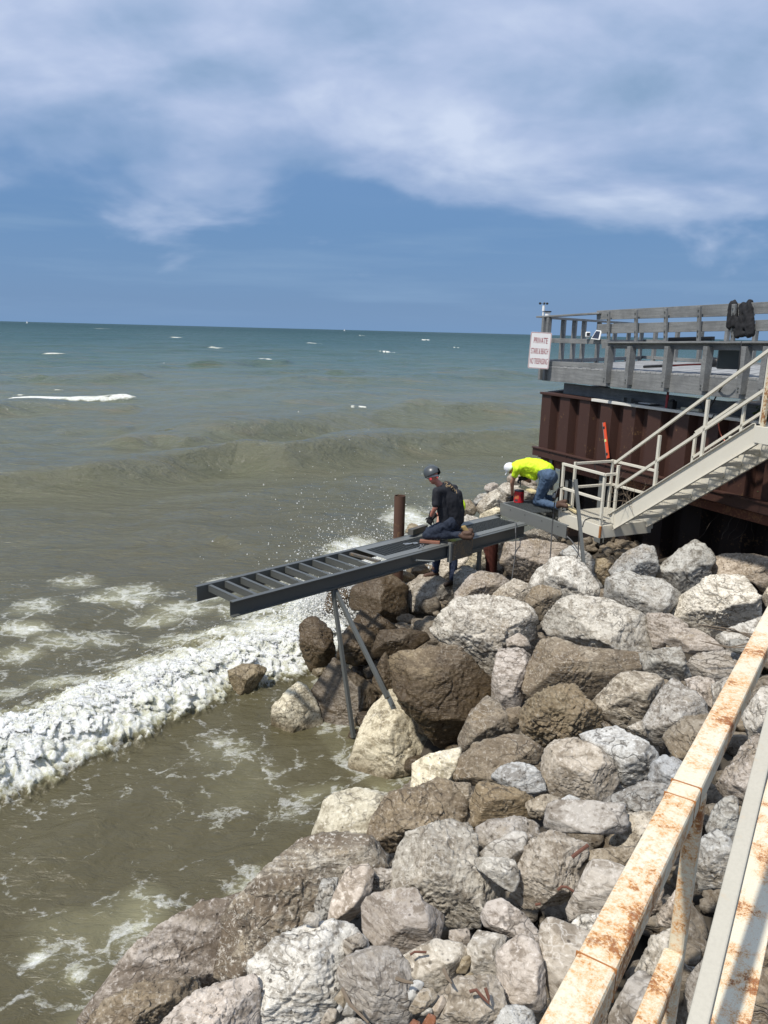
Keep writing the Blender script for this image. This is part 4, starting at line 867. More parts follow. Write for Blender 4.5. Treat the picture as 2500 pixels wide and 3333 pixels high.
# ------------------------------------------------------------------ steel walkway under construction
HW = 3.45
WA = atH(748, 1955, HW); WB_far = atH(640, 1910, HW)
wd = unit(V(.712, .702, 0)); wn = V(-wd[1], wd[0], 0)            # along / to the far side
WID = float(np.dot(WB_far-WA, wn)); WLEN = 6.45; END = float(np.dot(WB_far-WA, wd))
walk = empty('steel_walkway', WA+wd*3, 'grey steel walkway of two long beams with rungs reaching out over the waves', 'walkway')
BH = .215
def ibeam(mb, p0, p1, h, fw, side, web=.012, fl=.014):
    """channel: web with flanges toward side (+1 = far side)"""
    d = unit(p1-p0); n = V(-d[1], d[0], 0)*side
    mb.bar(p0+V(0, 0, -h/2), p1+V(0, 0, -h/2), web, h-2*fl+.002)
    for z in (-fl/2, -h+fl/2): mb.bar(p0+n*(fw/2-web/2)+V(0, 0, z), p1+n*(fw/2-web/2)+V(0, 0, z), fw, fl)
a0 = WA.copy(); a1 = WA+wd*WLEN
b0 = WB_far.copy(); b1 = WA+wn*WID+wd*(WLEN+.25)
mb = MB(); ibeam(mb, a0, a1, BH, .075, -1); mb.build('side_beam', m_steel, walk, .002)
mb = MB(); ibeam(mb, b0, b1, BH, .075, 1); mb.build('side_beam', m_steel, walk, .002)
# rungs: angle bars with a punched riser under each
for k in range(10):
    s_ = .16+k*.262
    p = WA+wd*s_+V(0, 0, -.012); q = p+wn*(WID-.01)
    mb = MB(); mb.bar(p+wn*.01, q, .048, .006)
    g = p+V(0, 0, -.05)-wd*0.02
    mb.bar(g+wn*.02, q+V(0, 0, -.05)-wd*.02, .004, .085)
    for j in range(12):
        w_ = .04+j*(WID-.08)/12
        mb.bar(g+wn*w_+wd*.006+V(0, 0, .03), g+wn*w_+wd*.006+V(0, 0, -.03), .008, .01, up=tuple(wd))
    mb.build('rung', m_steel, walk)
# pale batten lying inside, under the rungs
mb = MB(); mb.bar(WA+wd*.55+wn*.34+V(0, 0, -.19), WA+wd*2.95+wn*.36+V(0, 0, -.19), .055, .03); mb.build('batten', m_yellow if False else plain('pale_batten', (.62, .62, .52), .6, 0, .1), walk)
mb = MB(); mb.bar(WA+wd*.55+wn*.06+V(0, 0, -.21), WA+wd*3.0+wn*.06+V(0, 0, -.21), .09, .012); mb.build('lower_flange_plate', m_steel, walk)
# loose angle lying between the last rung and the grating
mb = MB(); mb.bar(WA+wd*2.76+wn*.06+V(0, 0, -.03), WA+wd*2.70+wn*.68+V(0, 0, -.03), .05, .04); mb.build('end_angle', m_rustplate, walk, .002)
def grating(mb, c00, ex, ey, lx, ly, cell=.035, cross=.10, h=.028, t_=.005):
    """bearing bars along ex every cell in ey, twisted cross rods along ey every cross"""
    n = int(ly/cell)
    for i in range(n+1):
        p = c00+ey*(i*ly/n); mb.bar(p, p+ex*lx, t_, h)
    n = int(lx/cross)
    for i in range(n+1):
        p = c00+ex*(i*lx/n)+V(0, 0, h/2-.004); mb.bar(p, p+ey*ly, .007, .006)
g0 = 2.86
mb = MB(); grating(mb, WA+wd*(g0+.1)+wn*.16+V(0, 0, -.008), wd, wn, WLEN-g0-.15, WID-.30, .05, .075); mb.build('grating', m_grate, walk)
mb = MB()
for w_ in (.075, WID-.075): mb.bar(WA+wd*g0+wn*w_+V(0, 0, .004), WA+wd*(WLEN+.05)+wn*w_+V(0, 0, .004), .15, .008)
mb.bar(WA+wd*(g0+.05)+wn*.15+V(0, 0, .004), WA+wd*(g0+.05)+wn*(WID-.15)+V(0, 0, .004), .10, .0075); mb.build('edge_plate', m_steel_light, walk, .002)
# bolted splice plates on the near beam
sp0 = 4.30
pl = MB(); pl.bar(WA+wd*sp0-wn*.095+V(0, 0, -.115), WA+wd*(sp0+.52)-wn*.095+V(0, 0, -.115), .014, .33)
plo = pl.build('splice_plate', m_rustplate, walk, .003)
for z_ in (-.01, -.22):
    for x_ in (.06, .46):
        bb_ = MB(); c_ = WA+wd*(sp0+x_)-wn*.10+V(0, 0, z_); bb_.tube([c_, c_-wn*.018], .013, 6); bo = bb_.build('bolt', m_steel, None); bo.parent = plo; bo.location = tuple(np.array(bo.location)-np.array(walk.location))
mb = MB(); mb.bar(WA+wd*(sp0-.04)-wn*.07+V(0, 0, .04), WA+wd*(sp0-.04)-wn*.07+V(0, 0, -.30), .07, .05, up=tuple(wd)); mb.build('stiffener', m_steel_light, walk, .003)
mb = MB(); mb.tube([WA+wd*3.45-wn*.04+V(0, 0, -.115), WA+wd*3.62-wn*.30+V(0, 0, -.105)], .013, 8); mb.tube([WA+wd*3.45-wn*.045+V(0, 0, -.115), WA+wd*3.46-wn*.075+V(0, 0, -.115)], .026, 8); mb.build('rod_stub', m_steel_light, walk)
# legs
def leg(p, q, w=.052): mb = MB(); mb.bar(p, q, w, w, up=tuple(wd)); return mb.build('leg', m_steel, walk, .003)
lt = onpl(1083, 1932, WA, wn)
ltp = V(lt[0], lt[1], ZC-HW-BH)
lf = atH(1151, 2402, 5.62); leg(ltp, lf)
l2 = atH(1262, 2272, 4.72); leg(ltp+wd*.05+wn*.04, l2)
hp0 = onpl(1562, 1772, WA, wn); hp0[2] = ZC-HW-BH+.01; hp1 = hp0+V(.0, 0, -.60); leg(hp0, hp1, .06)
mb = MB(); mb.bar(WA+wd*4.86-wn*.02+V(0, 0, -BH-.03), WA+wd*5.15-wn*.02+V(0, 0, -BH-.03), .08, .05); mb.build('bearing_bar', m_steel, walk, .003)
mb = MB(); mb.bar(WA+wd*1.62+wn*.02+V(0, 0, -BH-.015), WA+wd*3.1+wn*.02+V(0, 0, -BH-.015), .10, .03); mb.build('bearing_bar', m_rustplate, walk, .003)

# ------------------------------------------------------------------ grating platform at the shore end
HP = 3.28
Pa = atH(1629, 1636, HP); Pb = atH(1845, 1710, HP)
pd = unit(Pb-Pa); pn = V(-pd[1], pd[0], 0); PL_ = np.linalg.norm(Pb-Pa)
plat = empty('grating_platform', (Pa+Pb)/2, 'grey steel platform with grating deck joining the walkway to the cream stairs', 'platform')
mb = MB(); ibeam(mb, Pa, Pb, .24, .06, 1); mb.build('side_beam', m_steel_light, plat, .002)
_Cc = atH(1955, 1712, 3.30); _Lc = atH(1820, 1665, 3.30); _sd = unit(_Cc-_Lc)
def tend(w_): return float(np.dot(_Lc-(Pa+pn*w_), _sd)/np.dot(pd, _sd))-.03      # where the landing's edge cuts the platform
mb = MB(); ibeam(mb, Pa+pn*.80, Pa+pn*.80+pd*tend(.80), .24, .06, -1); mb.build('side_beam', m_steel_light, plat, .002)
mb = MB(); ibeam(mb, Pa+pn*.80, Pa, .24, .06, 1); mb.build('end_beam', m_steel_light, plat, .002)
mb = MB()
for k in range(15): w_ = .05+k*.05; mb.bar(Pa+pn*w_+pd*.05+V(0, 0, -.01), Pa+pn*w_+pd*tend(w_)+V(0, 0, -.01), .006, .028)
for k in range(24):
    t_ = .07+k*.085
    w0_ = 0.05
    ws = [w for w in np.arange(.05, .76, .01) if tend(w) > t_]
    if ws: mb.bar(Pa+pn*ws[0]+pd*t_+V(0, 0, .003), Pa+pn*ws[-1]+pd*t_+V(0, 0, .003), .008, .007)
mb.build('grating', m_grate, plat)
for t_ in (.35, .8, 1.3, 1.75):
    mb = MB(); mb.tube([Pa+pd*t_+V(0, 0, -.07)-pn*.006, Pa+pd*t_+V(0, 0, -.07)-pn*.014], .012, 8)
    mb.build('bolt', m_steel, plat)

# ------------------------------------------------------------------ cream stairs and landing
LH = 3.30
Cc = atH(1955, 1712, LH); Lc = atH(1820, 1665, LH)
sd_ = unit(Cc-Lc)                                                # along the landing's seaward side, toward the camera
sn_ = V(-sd_[1], sd_[0], 0)                                      # to the right/back
stair = empty('metal_stairs', Cc+sn_*.6, 'cream painted steel stairs with grating treads, rust spots and a lower landing', 'stairs')
LW = 1.20; LD = np.linalg.norm(Cc-Lc)
def chan(p0, p1, h, fw, side, name, mat, parent, t_=.012):
    d = unit(p1-p0); n = unit(np.cross(V(0, 0, 1), d))*side; u = np.cross(d, n)*side; u = u if u[2] > 0 else -u
    mb = MB(); mb.bar(p0, p1, t_, h, up=tuple(u))
    for s_ in (1, -1): mb.bar(p0+u*s_*(h/2-t_/2)+n*fw/2, p1+u*s_*(h/2-t_/2)+n*fw/2, fw, t_*.98, up=tuple(u))
    return mb.build(name, mat, parent, .002)
fz = V(0, 0, -.115)
mb = MB(); mb.bar(Lc+fz, Cc+fz, .02, .23); mb.bar(Cc+fz+sn_*.010, Cc+sn_*LW+fz, .02, .23, off=(0, 0)); mb.bar(Lc+fz+sn_*.01, Lc+sn_*LW+fz, .02, .23); mb.bar(Lc+sn_*LW+fz, Cc+sn_*LW+fz, .02, .23)
lf_ = mb.build('landing_frame', m_cream, stair, .003)
m_rustedge = plain('rust_edge', (.36, .15, .045), .85, 0, .5, 30)
mb = MB(); mb.bar(Cc+V(0, 0, -.005)-sd_*-.004, Cc+V(0, 0, -.22), .034, .034, up=tuple(sd_)); mb.build('rusty_corner', m_rustedge, stair, .003)
mb = MB(); grating(mb, Lc+sn_*.02+sd_*.02+V(0, 0, -.012), sd_, sn_, LD-.04, LW-.04, .045, .10); mb.build('landing_grating', m_cream, stair)
# stringers
s0 = Cc+sn_*.26; SW = .80
npl = sn_
sB = onpl(1991, 1700, s0, npl); sT = onpl(2462, 1412, s0, npl)
sB = sB-(sT-sB)*0.0
sdir_ = unit(sT-sB); SH = .30
chan(sB, sT+sdir_*.05, SH, .045, -1, 'stringer', m_cream, stair)
chan(sB+sn_*SW-sdir_*.05, sT+sn_*SW+sdir_*.4, SH, .045, 1, 'stringer', m_cream, stair)
topz = sT[2]+.14; nT = 9
m_tread = m_cream
hrun = unit(V(sdir_[0], sdir_[1], 0)); total = np.linalg.norm((sT-sB)[:2]); rise = (topz-(ZC-LH))/nT; run_ = total/nT
for k in range(nT-1):
    base = V(sB[0], sB[1], ZC-LH)+hrun*(run_*(k+.45))+V(0, 0, rise*(k+1))
    mb = MB(); grating(mb, base+sn_*.03+V(0, 0, -.012), hrun, sn_, .25, SW-.06, .055, .06, .024, .006)
    to = mb.build('tread', m_tread, stair)
    mb = MB(); mb.bar(base+sn_*.02+hrun*.255+V(0, 0, -.032), base+sn_*(SW-.02)+hrun*.255+V(0, 0, -.032), .008, .065)
    mb.bar(base+sn_*.02-hrun*.005+V(0, 0, -.032), base+sn_*(SW-.02)-hrun*.005+V(0, 0, -.032), .008, .065)
    eb = mb.build('nosing', m_tread, stair); eb.parent = to
    for x_ in (.02, SW-.02):
        mb = MB(); mb.bar(base+sn_*x_+V(0, 0, -.04), base+sn_*x_+hrun*.255+V(0, 0, -.07), .006, .045); q = mb.build('bracket', m_tread, stair); q.parent = to
# railings
PW = .045
def post(p, h, mat=m_cream, w=PW, par=None, name='post', lean=(0, 0, 0)):
    mb = MB(); mb.bar(p, p+V(0, 0, h)+V(*lean), w, w, up=tuple(hrun)); return mb.build(name, mat, par or stair, .003)
def rail(p, q, mat=m_cream, w=PW, h=None, par=None, name='rail'):
    mb = MB(); mb.bar(p, q, w, h or w); return mb.build(name, mat, par or stair, .003)
RH = .93
for p in (Lc+sd_*.03, Cc-sd_*.03+sn_*.02): post(p+V(0, 0, -.17 if p is not None else 0), RH+.15)
rail(Lc+V(0, 0, RH), Cc+V(0, 0, RH)); rail(Lc+V(0, 0, .47), Cc-sd_*.05+V(0, 0, .47))
rail(Cc+V(0, 0, RH), Cc+sn_*.24+V(0, 0, RH))
# stair posts stand on the stringer
def on_str(s_): return sB+sdir_*s_+V(0, 0, SH*.5/abs(unit(V(math.hypot(sdir_[0], sdir_[1]), 0, 0))[0])*1.15)
LS = np.linalg.norm(sT-sB)
posn = [onpl(u_, v_, s0, npl) for u_, v_ in ((1996, 1700), (2130, 1586), (2283, 1489), (2478, 1375))]
tops = [onpl(u_, v_, s0, npl) for u_, v_ in ((2002, 1508), (2150, 1413), (2308, 1297), (2500, 1143))]
for i, (p, q) in enumerate(zip(posn, tops)):
    q2 = V(p[0], p[1], q[2]); post(p-V(0, 0, .02), q2[2]-p[2], name='post')
rail(tops[0], tops[0]+(tops[3]-tops[0])*1.25, name='rail')
mid0 = onpl(2004, 1590, s0, npl); mid1 = onpl(2500, 1262, s0, npl)
rail(mid0, mid0+(mid1-mid0)*1.12)
off = sn_*SW
for i, (p, q) in enumerate(zip(posn, tops)):
    if i == 0: continue
    post(V(p[0], p[1], p[2]-.02)+off, q[2]-p[2])
u1 = posn[1]+off; tt1 = V(posn[1][0], posn[1][1], tops[1][2])+off
rail(tt1, tt1+(tops[3]-tops[0])*1.0); rail(tt1-V(0, 0, .43), tt1-V(0, 0, .43)+(tops[3]-tops[0])*1.0)
# landing's far side: posts and two level rails running back to the wall side
for w_ in (.26, LW-.03):
    post(Lc+sn_*w_+sd_*.05+V(0, 0, -.15), RH+.18)
post(Cc+sn_*LW+V(0, 0, -.15), RH+.15)
lb = Lc+sn_*.27+sd_*.05
for z_ in (RH, .47): rail(Lc+sn_*.26+sd_*.05+V(0, 0, z_), Lc+sn_*.26+sd_*.05+sn_*(LW-.28)+V(0, 0, z_)); rail(Lc+sn_*LW+sd_*.05+V(0, 0, z_), Cc+sn_*LW+V(0, 0, z_))
# upper landing where the flight ends
ub = sT+V(0, 0, .02)+hrun*.06
mb = MB(); mb.bar(ub-sn_*.06+V(0, 0, -.02), ub+sn_*1.6+V(0, 0, -.02), .10, .24); mb.bar(ub-sn_*.06+hrun*.05+V(0, 0, -.02), ub-sn_*.06+hrun*2.2+V(0, 0, -.02), .05, .24)
mb.build('upper_landing_frame', m_cream, stair, .004)
mb = MB(); grating(mb, ub+hrun*.06+sn_*.0+V(0, 0, .085), hrun, sn_, 2.1, 1.55, .05, .10); mb.build('upper_landing_grating', m_cream, stair)
post(ub-sn_*.03+hrun*.05+V(0, 0, .1), 1.05, m_creamrust, .055); post(ub-sn_*.03+hrun*1.5+V(0, 0, .1), 1.05)
rail(ub-sn_*.03+V(0, 0, 1.12), ub-sn_*.03+hrun*2.2+V(0, 0, 1.12)); rail(ub-sn_*.03+V(0, 0, .6), ub-sn_*.03+hrun*2.2+V(0, 0, .6))

m_creamrust = rail_mat()
# ------------------------------------------------------------------ rusty handrail close by
railing = empty('handrail', aty(2100, 2900, 1.3), 'close cream handrail covered with orange rust, posts and stringer below it', 'railing')
HR = .76
r0 = atH(1858, 3333, HR); r1 = atH(2545, 1960, HR)
rdv = unit(r1-r0); rnv = V(rdv[1], -rdv[0], 0)                  # rnv: toward the right of the picture
rA = r0-rdv*.7; rB = r1+rdv*1.6
mb = MB(); mb.bar(rA+rnv*.0, rB, .049, .046); mb.build('top_rail', m_creamrust, railing, .006)
pj = atH(2365, 2605, HR)                                         # joint where the post meets the rail
pj = rA+rdv*float(np.dot(pj-rA, rdv))
mb = MB(); pj2 = pj+rdv*.035+rnv*.010; mb.bar(pj2+V(0, 0, -.022), pj2+V(0, 0, -1.05), .028, .030, up=tuple(rdv)); mb.build('post', m_creamrust, railing, .005)
mb = MB(); mb.bar(rA+V(0, 0, -.36), pj+rdv*.018+rnv*.008+V(0, 0, -.36), .036, .036); mb.build('mid_rail', m_creamrust, railing, .006)
for a_, b_ in ((pj-rdv*.030, pj-rdv*.027), (pj-rdv*.075, pj-rdv*.073), (rA+rdv*.78, rA+rdv*.782)):
    mb = MB(); mb.bar(a_, b_, .0505, .0475); mb.build('weld_seam', m_rustedge, railing)
# ------------------------------------------------------------------ landing edge under the close handrail
f0a = atH(2500, 2550, 1.80); f0b = atH(2287, 3333, 1.80); f1a = atH(2500, 3046, 1.80)
fd = unit(f0b-f0a); fn = V(fd[1], -fd[0], 0); fn = fn if fn@(f1a-f0a) > 0 else -fn
fs = f0a-fd*1.2; fe = f0b+fd*.6
mb = MB(); mb.bar(fs+fn*.055+V(0, 0, -.006), fe+fn*.055+V(0, 0, -.006), .11, .012); mb.bar(fs+V(0, 0, -.11), fe+V(0, 0, -.11), .012, .20)
mb.build('edge_channel', m_creamrust, railing, .002)
tA = onpl(2500, 2357, f0a, fn); tB = onpl(2312, 3112, f0a, fn); e2 = tA-(tB-tA)*.6
def slab(corners, th):
    mb = MB(); c = [np.asarray(q) for q in corners]; mb.hexa(c+[q+np.asarray(th) for q in c]); return mb
fbt = V(tB[0], tB[1], f0b[2]+.004); fet = V(e2[0], e2[1], f0b[2]+.004)
mb = MB(); mb.bar(e2+fn*.01, tB+(tB-e2)*.16+fn*.01, .046, .05); mb.build('lower_rail', paint_mat('dull_cream_rail', (.50, .47, .39), .55, .25, (.26, .10, .04), .2, 1.2), railing, .005)

# ------------------------------------------------------------------ timber deck
KX = unit(-ray(365, 1108)); KH = unit(V(KX[0], KX[1], 0)); KN = V(-KH[1], KH[0], 0)   # KN points inland/back
D0 = aty(1770, 1190, 17.8)
def DP(u, v, off=0.0): return onpl(u, v, D0+KN*off, KN)
KS = unit(V(.57, .82, 0)); SIDE = 7.2
LDK = float((DP(2620, 1240)-D0)@KH)+.6
def ht(u, va, vb, off=0.0): return float(DP(u, va, off)[2]-DP(u, vb, off)[2])
deck = empty('timber_deck', D0+KS*2, 'weathered grey timber deck with bench-back railing above the brown sheet pile wall', 'deck')
rimh = ht(1790, 1196, 1240)
mb = MB(); mb.bar(D0+V(0, 0, -.035-rimh/2), D0+KX*LDK+V(0, 0, -.035-rimh/2), .045, rimh); mb.bar(D0+KN*.03+V(0, 0, -.035-rimh/2), D0+KN*.03+KS*SIDE+V(0, 0, -.035-rimh/2), .045, rimh)
mb.build('rim_board', m_wood, deck, .004)
mb = MB(); nb = int(LDK/.145)
for i in range(nb):
    p = D0+KX*(i*LDK/nb+.07)-KN*.026+V(0, 0, -.034+.004*math.sin(i*2.3)); a_ = KX*.0705; mb.hexa([p-a_, p+a_, p+a_+KS*SIDE, p-a_+KS*SIDE]+[q_+V(0, 0, .036) for q_ in (p-a_, p+a_, p+a_+KS*SIDE, p-a_+KS*SIDE)])
mb.build('decking', m_wood_n, deck, .003)
_w0 = atH(1763, 1279, 1.29); _w1 = atH(2465, 1375, 1.29); SKD = unit(_w1-_w0); _wn = V(-SKD[1], SKD[0], 0)
SKA = onpl(1838, 1260, _w0+_wn*.34, _wn)
mb = MB()
for i in range(2): z_ = -rimh-.06-.13-.27*i; mb.bar(V(*(SKA)[:2], D0[2]+z_), V(*(SKA+SKD*9)[:2], D0[2]+z_), .05, .262)
mb.build('skirt_board', m_wood, deck, .004)
def vpost(u, va, vb, w, off, name, mat=m_woodv, d_=None, lean=0.0, bolts=()):
    a = DP(u, va, off); b_ = DP(u, vb, off); a = V(b_[0], b_[1], a[2])+KN*lean
    mb = MB(); mb.bar(b_, a, w, d_ or w, up=tuple(KN)); o = mb.build(name, mat, deck, .005)
    for bv in bolts:
        q = b_+(a-b_)*bv-KN*((d_ or w)/2); bm_ = MB(); bm_.tube([q+KN*.002, q-KN*.010], .014, 8)
        bo = bm_.build('bolt', m_steel, deck); bo.parent = o
    return o
for u in (1975, 2045, 2165, 2290, 2412, 2482): vpost(u, 1127, 1247+(u-1975)*.083, .10, -.075, 'post', m_woodv, .14, 0, (.06, .13))
for u in (1981, 2070, 2166, 2274, 2385): vpost(u, 1013-(u-1981)*.055, 1111, .065, -.05, 'back_post', m_wood, .045, -.06, (.15, .3, .72, .88))
def slat(u0, u1, va0, vb0, va1, vb1, off, th=.04, name='slat', mat=m_wood):
    c = [DP(u0, vb0, off), DP(u1, vb1, off), DP(u1, va1, off), DP(u0, va0, off)]
    return slab(c, KN*th).build(name, mat, deck, .004)
slat(1942, 2452, 1011, 1041, 984, 1027, -.02); slat(1944, 2450, 1055, 1086, 1041, 1076, -.02)
slat(2458, 2640, 984, 1022, 974, 1015, -.02); slat(2458, 2640, 1042, 1078, 1034, 1074, -.02)
slat(1958, 2640, 1113, 1134, 1113, 1144, -.03, .05, 'ledge_beam')
c = [DP(1966, 1112, -.14), DP(2640, 1110, -.14), DP(2640, 1110, -.14)+KN*.34, DP(1966, 1112, -.14)+KN*.34]; slab(c, V(0, 0, -.03)).build('bench_seat', m_wood, deck, .004)
# corner part of the front and the seaward side
slab([DP(1745, 1029, -.08), DP(1950, 1016, -.08), DP(1950, 1016, -.08)+KN*.16, DP(1745, 1029, -.08)+KN*.16], V(0, 0, -.035)).build('cap_board', m_wood, deck, .004)
for u, w_ in ((1758, .08), (1774, .09)): vpost(u, 1034, 1236, w_, -.04, 'corner_post')
zc_ = lambda v: DP(1770, v)[2]
def siderail(p, q, w_, h_, name, mat=m_wood): mb = MB(); mb.bar(p, q, w_, h_); return mb.build(name, mat, deck, .004)
siderail(DP(1788, 1108), DP(1978, 1113), .05, .10, 'mid_rail'); siderail(DP(1788, 1183), DP(1978, 1191), .05, .10, 'bottom_rail')
SP = D0+KS*SIDE; topz_ = DP(1762, 1034)[2]
S0 = V(D0[0], D0[1], 0); S1 = V(SP[0], SP[1], 0)
for z_, h_ in ((topz_, .05), (zc_(1108), .09), (zc_(1178), .10)): siderail(S0+V(0, 0, z_)+KS*.05, S1+V(0, 0, z_), .14 if h_ == .05 else .05, h_, 'side_rail')
def side_t(u):                                                   # where the side line crosses picture column u
    lo, hi = 0, SIDE
    for _ in range(40):
        m_ = (lo+hi)/2; uu = proj(S0+KS*m_+V(0, 0, D0[2]+.5))[0]
        if uu < u: lo = m_
        else: hi = m_
    return lo
for u in (1830, 1866, 1897, 1946, 1999, 2044, 2086):
    p = S0+KS*side_t(u); mb = MB(); mb.bar(p+V(0, 0, D0[2]-.02), p+V(0, 0, topz_), .10, .10, up=tuple(KS)); mb.build('post', m_woodv, deck, .004)
for k in range(9):
    p = S1+KH*(.55+k*.95); mb = MB(); mb.bar(p+V(0, 0, D0[2]-.02), p+V(0, 0, topz_), .10, .10, up=tuple(KH)); mb.build('post', m_woodv, deck, .004)
for z_ in (topz_, zc_(1105), D0[2]+.1): siderail(S1+V(0, 0, z_), S1+KH*9+V(0, 0, z_), .06 if z_ != topz_ else .14, .09 if z_ != topz_ else .04, 'far_rail')

# things on the deck
m_white = plain('white_plastic', (.78, .78, .76), .4, 0, .05, 20); m_panel = plain('solar_cells', (.02, .025, .045), .25, 0, .2, 30)
sw = empty('weather_station', DP(1768, 1030, 0), 'small weather station with spinning cups on the deck corner rail', 'weather station')
q = DP(1768, 1027, .0); mb = MB(); mb.tube([q, q+V(0, 0, .16)], [.022, .018], 10); mb.tube([q+V(0, 0, .10), q+V(0, 0, .22)], [.035, .030], 12); mb.build('housing', m_white, sw, smooth=True)
mb = MB(); mb.tube([q+V(0, 0, .2), q+V(0, 0, .27)], .008, 8); mb.build('shaft', m_black, sw)
for k in range(3):
    a = .3+k*2.1; e = q+V(math.cos(a)*.09, math.sin(a)*.09, .265); mb = MB(); mb.tube([q+V(0, 0, .265), e], .004, 6); mb.tube([e+V(-.028*math.sin(a), .028*math.cos(a), 0), e, e-V(-.012*math.sin(a), .012*math.cos(a), 0)], [.026, .024, .008], 10); mb.build('cup', m_black, sw, smooth=True)
q2 = DP(1782, 1031, .04); mb = MB(); mb.tube([q2, q2+V(0, 0, .10)], [.06, .06], 14); mb.build('base_drum', m_white, sw, smooth=True); mb = MB(); mb.tube([q2+V(0, 0, .10), q2+V(0, 0, .125)], .082, 14); mb.build('base_lid', m_black, sw)
sc_ = empty('security_camera', DP(1913, 1100, -.06), 'small white outdoor camera on the deck mid rail', 'camera')
q = DP(1913, 1098, -.06); mb = MB(); mb.box(q+V(0, 0, .055), .10, .09, .11, -.35); mb.build('housing', m_white, sc_, .02); mb = MB(); mb.box(q+V(-.005, -.05, .065), .06, .012, .06, -.35); mb.build('lens', m_black, sc_, .006)
mb = MB(); mb.tube([q, q+V(0, .02, -.03)], .02, 8); mb.build('foot', m_white, sc_)
sl = empty('solar_panel', DP(1938, 1104, -.1), 'small tilted solar panel in a white frame next to the camera', 'solar panel')
c = [DP(1923, 1103, -.10), DP(1950, 1106, -.10), DP(1957, 1076, -.02), DP(1941, 1074, -.02)]
slab(c, KN*.02).build('frame', m_white, sl, .003)
cc = sum(c)/4; slab([cc+(p-cc)*.80-KN*.004 for p in c], KN*.002).build('cells', m_panel, sl)
sx = empty('storage_box', DP(2380, 1205, .35), 'dark grey metal utility box standing on the deck behind the posts', 'box')
c = DP(2380, 1203, .4); mb = MB(); bw = .45; mb.box(c+V(0, 0, .22), bw, .32, .42, -.35); mb.build('body', paint_mat('dark_green_grey_metal', (.055, .065, .062), .45, .08), sx, .01)
mb = MB(); mb.box(c+V(0, 0, .445), bw+.03, .35, .03, -.35); mb.build('lid', paint_mat('dark_lid', (.07, .08, .078), .45, .05), sx, .006)
mb = MB(); mb.tube([c-KN*.18+V(0, 0, .33), c-KN*.21+V(0, 0, .33)], .02, 8); mb.build('latch', m_steel_light, sx)
sg = empty('sledge_hammer', DP(2200, 1198, .05), 'long red handled tool with black grip lying across the deck boards', 'tool')
p0 = DP(2096, 1199, -.02)+V(0, 0, .03); p1 = DP(2160, 1196, .0)+V(0, 0, .03); p2 = DP(2315, 1190, .5)+V(0, 0, .03)
mb = MB(); mb.tube([p0, p1], .026, 10); mb.build('grip', m_black, sg, smooth=True)
mb = MB(); mb.tube([p1, p2], .016, 8); mb.build('shaft', plain('red_shaft', (.42, .07, .05), .5), sg, smooth=True)
mb = MB(); mb.tube([p2-V(.12, 0, 0), p2+V(.02, 0, .03), p2+V(.28, .02, .02)], [.05, .085, .07], 12); mb.build('sleeve', plain('grey_cloth', (.19, .17, .15), .9, 0, .3, 14, .4, .01), sg, smooth=True)
mb = MB(); a_ = DP(2180, 1103, .35)+V(0, 0, -.01); b_ = DP(2322, 1100, .35)+V(0, 0, -.01); mb.bar(a_, b_, .07, .07); tag(mb.build('steel_tube', m_black, None, .004), 'black square tube lying along the bench seat', 'metal tube')
def cloth_lump(name, segs, mat, parent=None, vox=.016, noise=.012, rep=1.0, smooth=3):
    """union of tapered capsules (p0,r0,p1,r1) remeshed to one continuous skin"""
    bm = bmesh.new()
    for p0, r0, p1, r1 in segs:
        p0 = np.asarray(p0, float); p1 = np.asarray(p1, float); d = p1-p0; L = np.linalg.norm(d)
        n = max(2, int(L/min(r0, r1)*2.2)+1)
        for i in range(n+1):
            t_ = i/n; c = p0+d*t_; r = r0+(r1-r0)*t_
            bmesh.ops.create_icosphere(bm, subdivisions=2, radius=r, matrix=Matrix.Translation(Vector(c)))
    me = bpy.data.meshes.new('tmp'); bm.to_mesh(me); bm.free()
    o = bpy.data.objects.new('tmp', me); COL.objects.link(o)
    m_ = o.modifiers.new('r', 'REMESH'); m_.mode = 'VOXEL'; m_.voxel_size = vox; m_.use_smooth_shade = True
    s_ = o.modifiers.new('s', 'SMOOTH'); s_.iterations = smooth; s_.factor = .6
    dg = bpy.context.evaluated_depsgraph_get(); dg.update(); me2 = bpy.data.meshes.new_from_object(o.evaluated_get(dg), depsgraph=dg)
    bpy.data.objects.remove(o); bpy.data.meshes.remove(me)
    nv = len(me2.vertices); co = np.zeros(nv*3, np.float32); me2.vertices.foreach_get('co', co); co = co.reshape(-1, 3).astype(float)
    no = np.zeros(nv*3, np.float32); me2.vertices.foreach_get('normal', no); no = no.reshape(-1, 3)
    if noise: co = co+no*(fbm(co*V(9, 9, 5)*rep, 3, .55, 9, True)[:, None]*noise)
    org = np.zeros(3)
    if parent is not None:
        q_ = parent
        while q_ is not None: org = org+np.array(q_.location); q_ = q_.parent
    else: org = np.array([co[:, 0].mean(), co[:, 1].mean(), co[:, 2].min()])
    co = co-org; me2.vertices.foreach_set('co', co.astype(np.float32).ravel()); me2.update(); me2.name = name
    me2.polygons.foreach_set('use_smooth', np.ones(len(me2.polygons), bool))
    me2.materials.clear(); me2.materials.append(mat)
    ob = link(bpy.data.objects.new(name, me2), parent)
    if parent is None: ob.location = tuple(org)
    return ob
m_blackcloth = plain('black_cloth', (.012, .012, .014), .9, 0, .3, 18, .3, .01)
segs = []
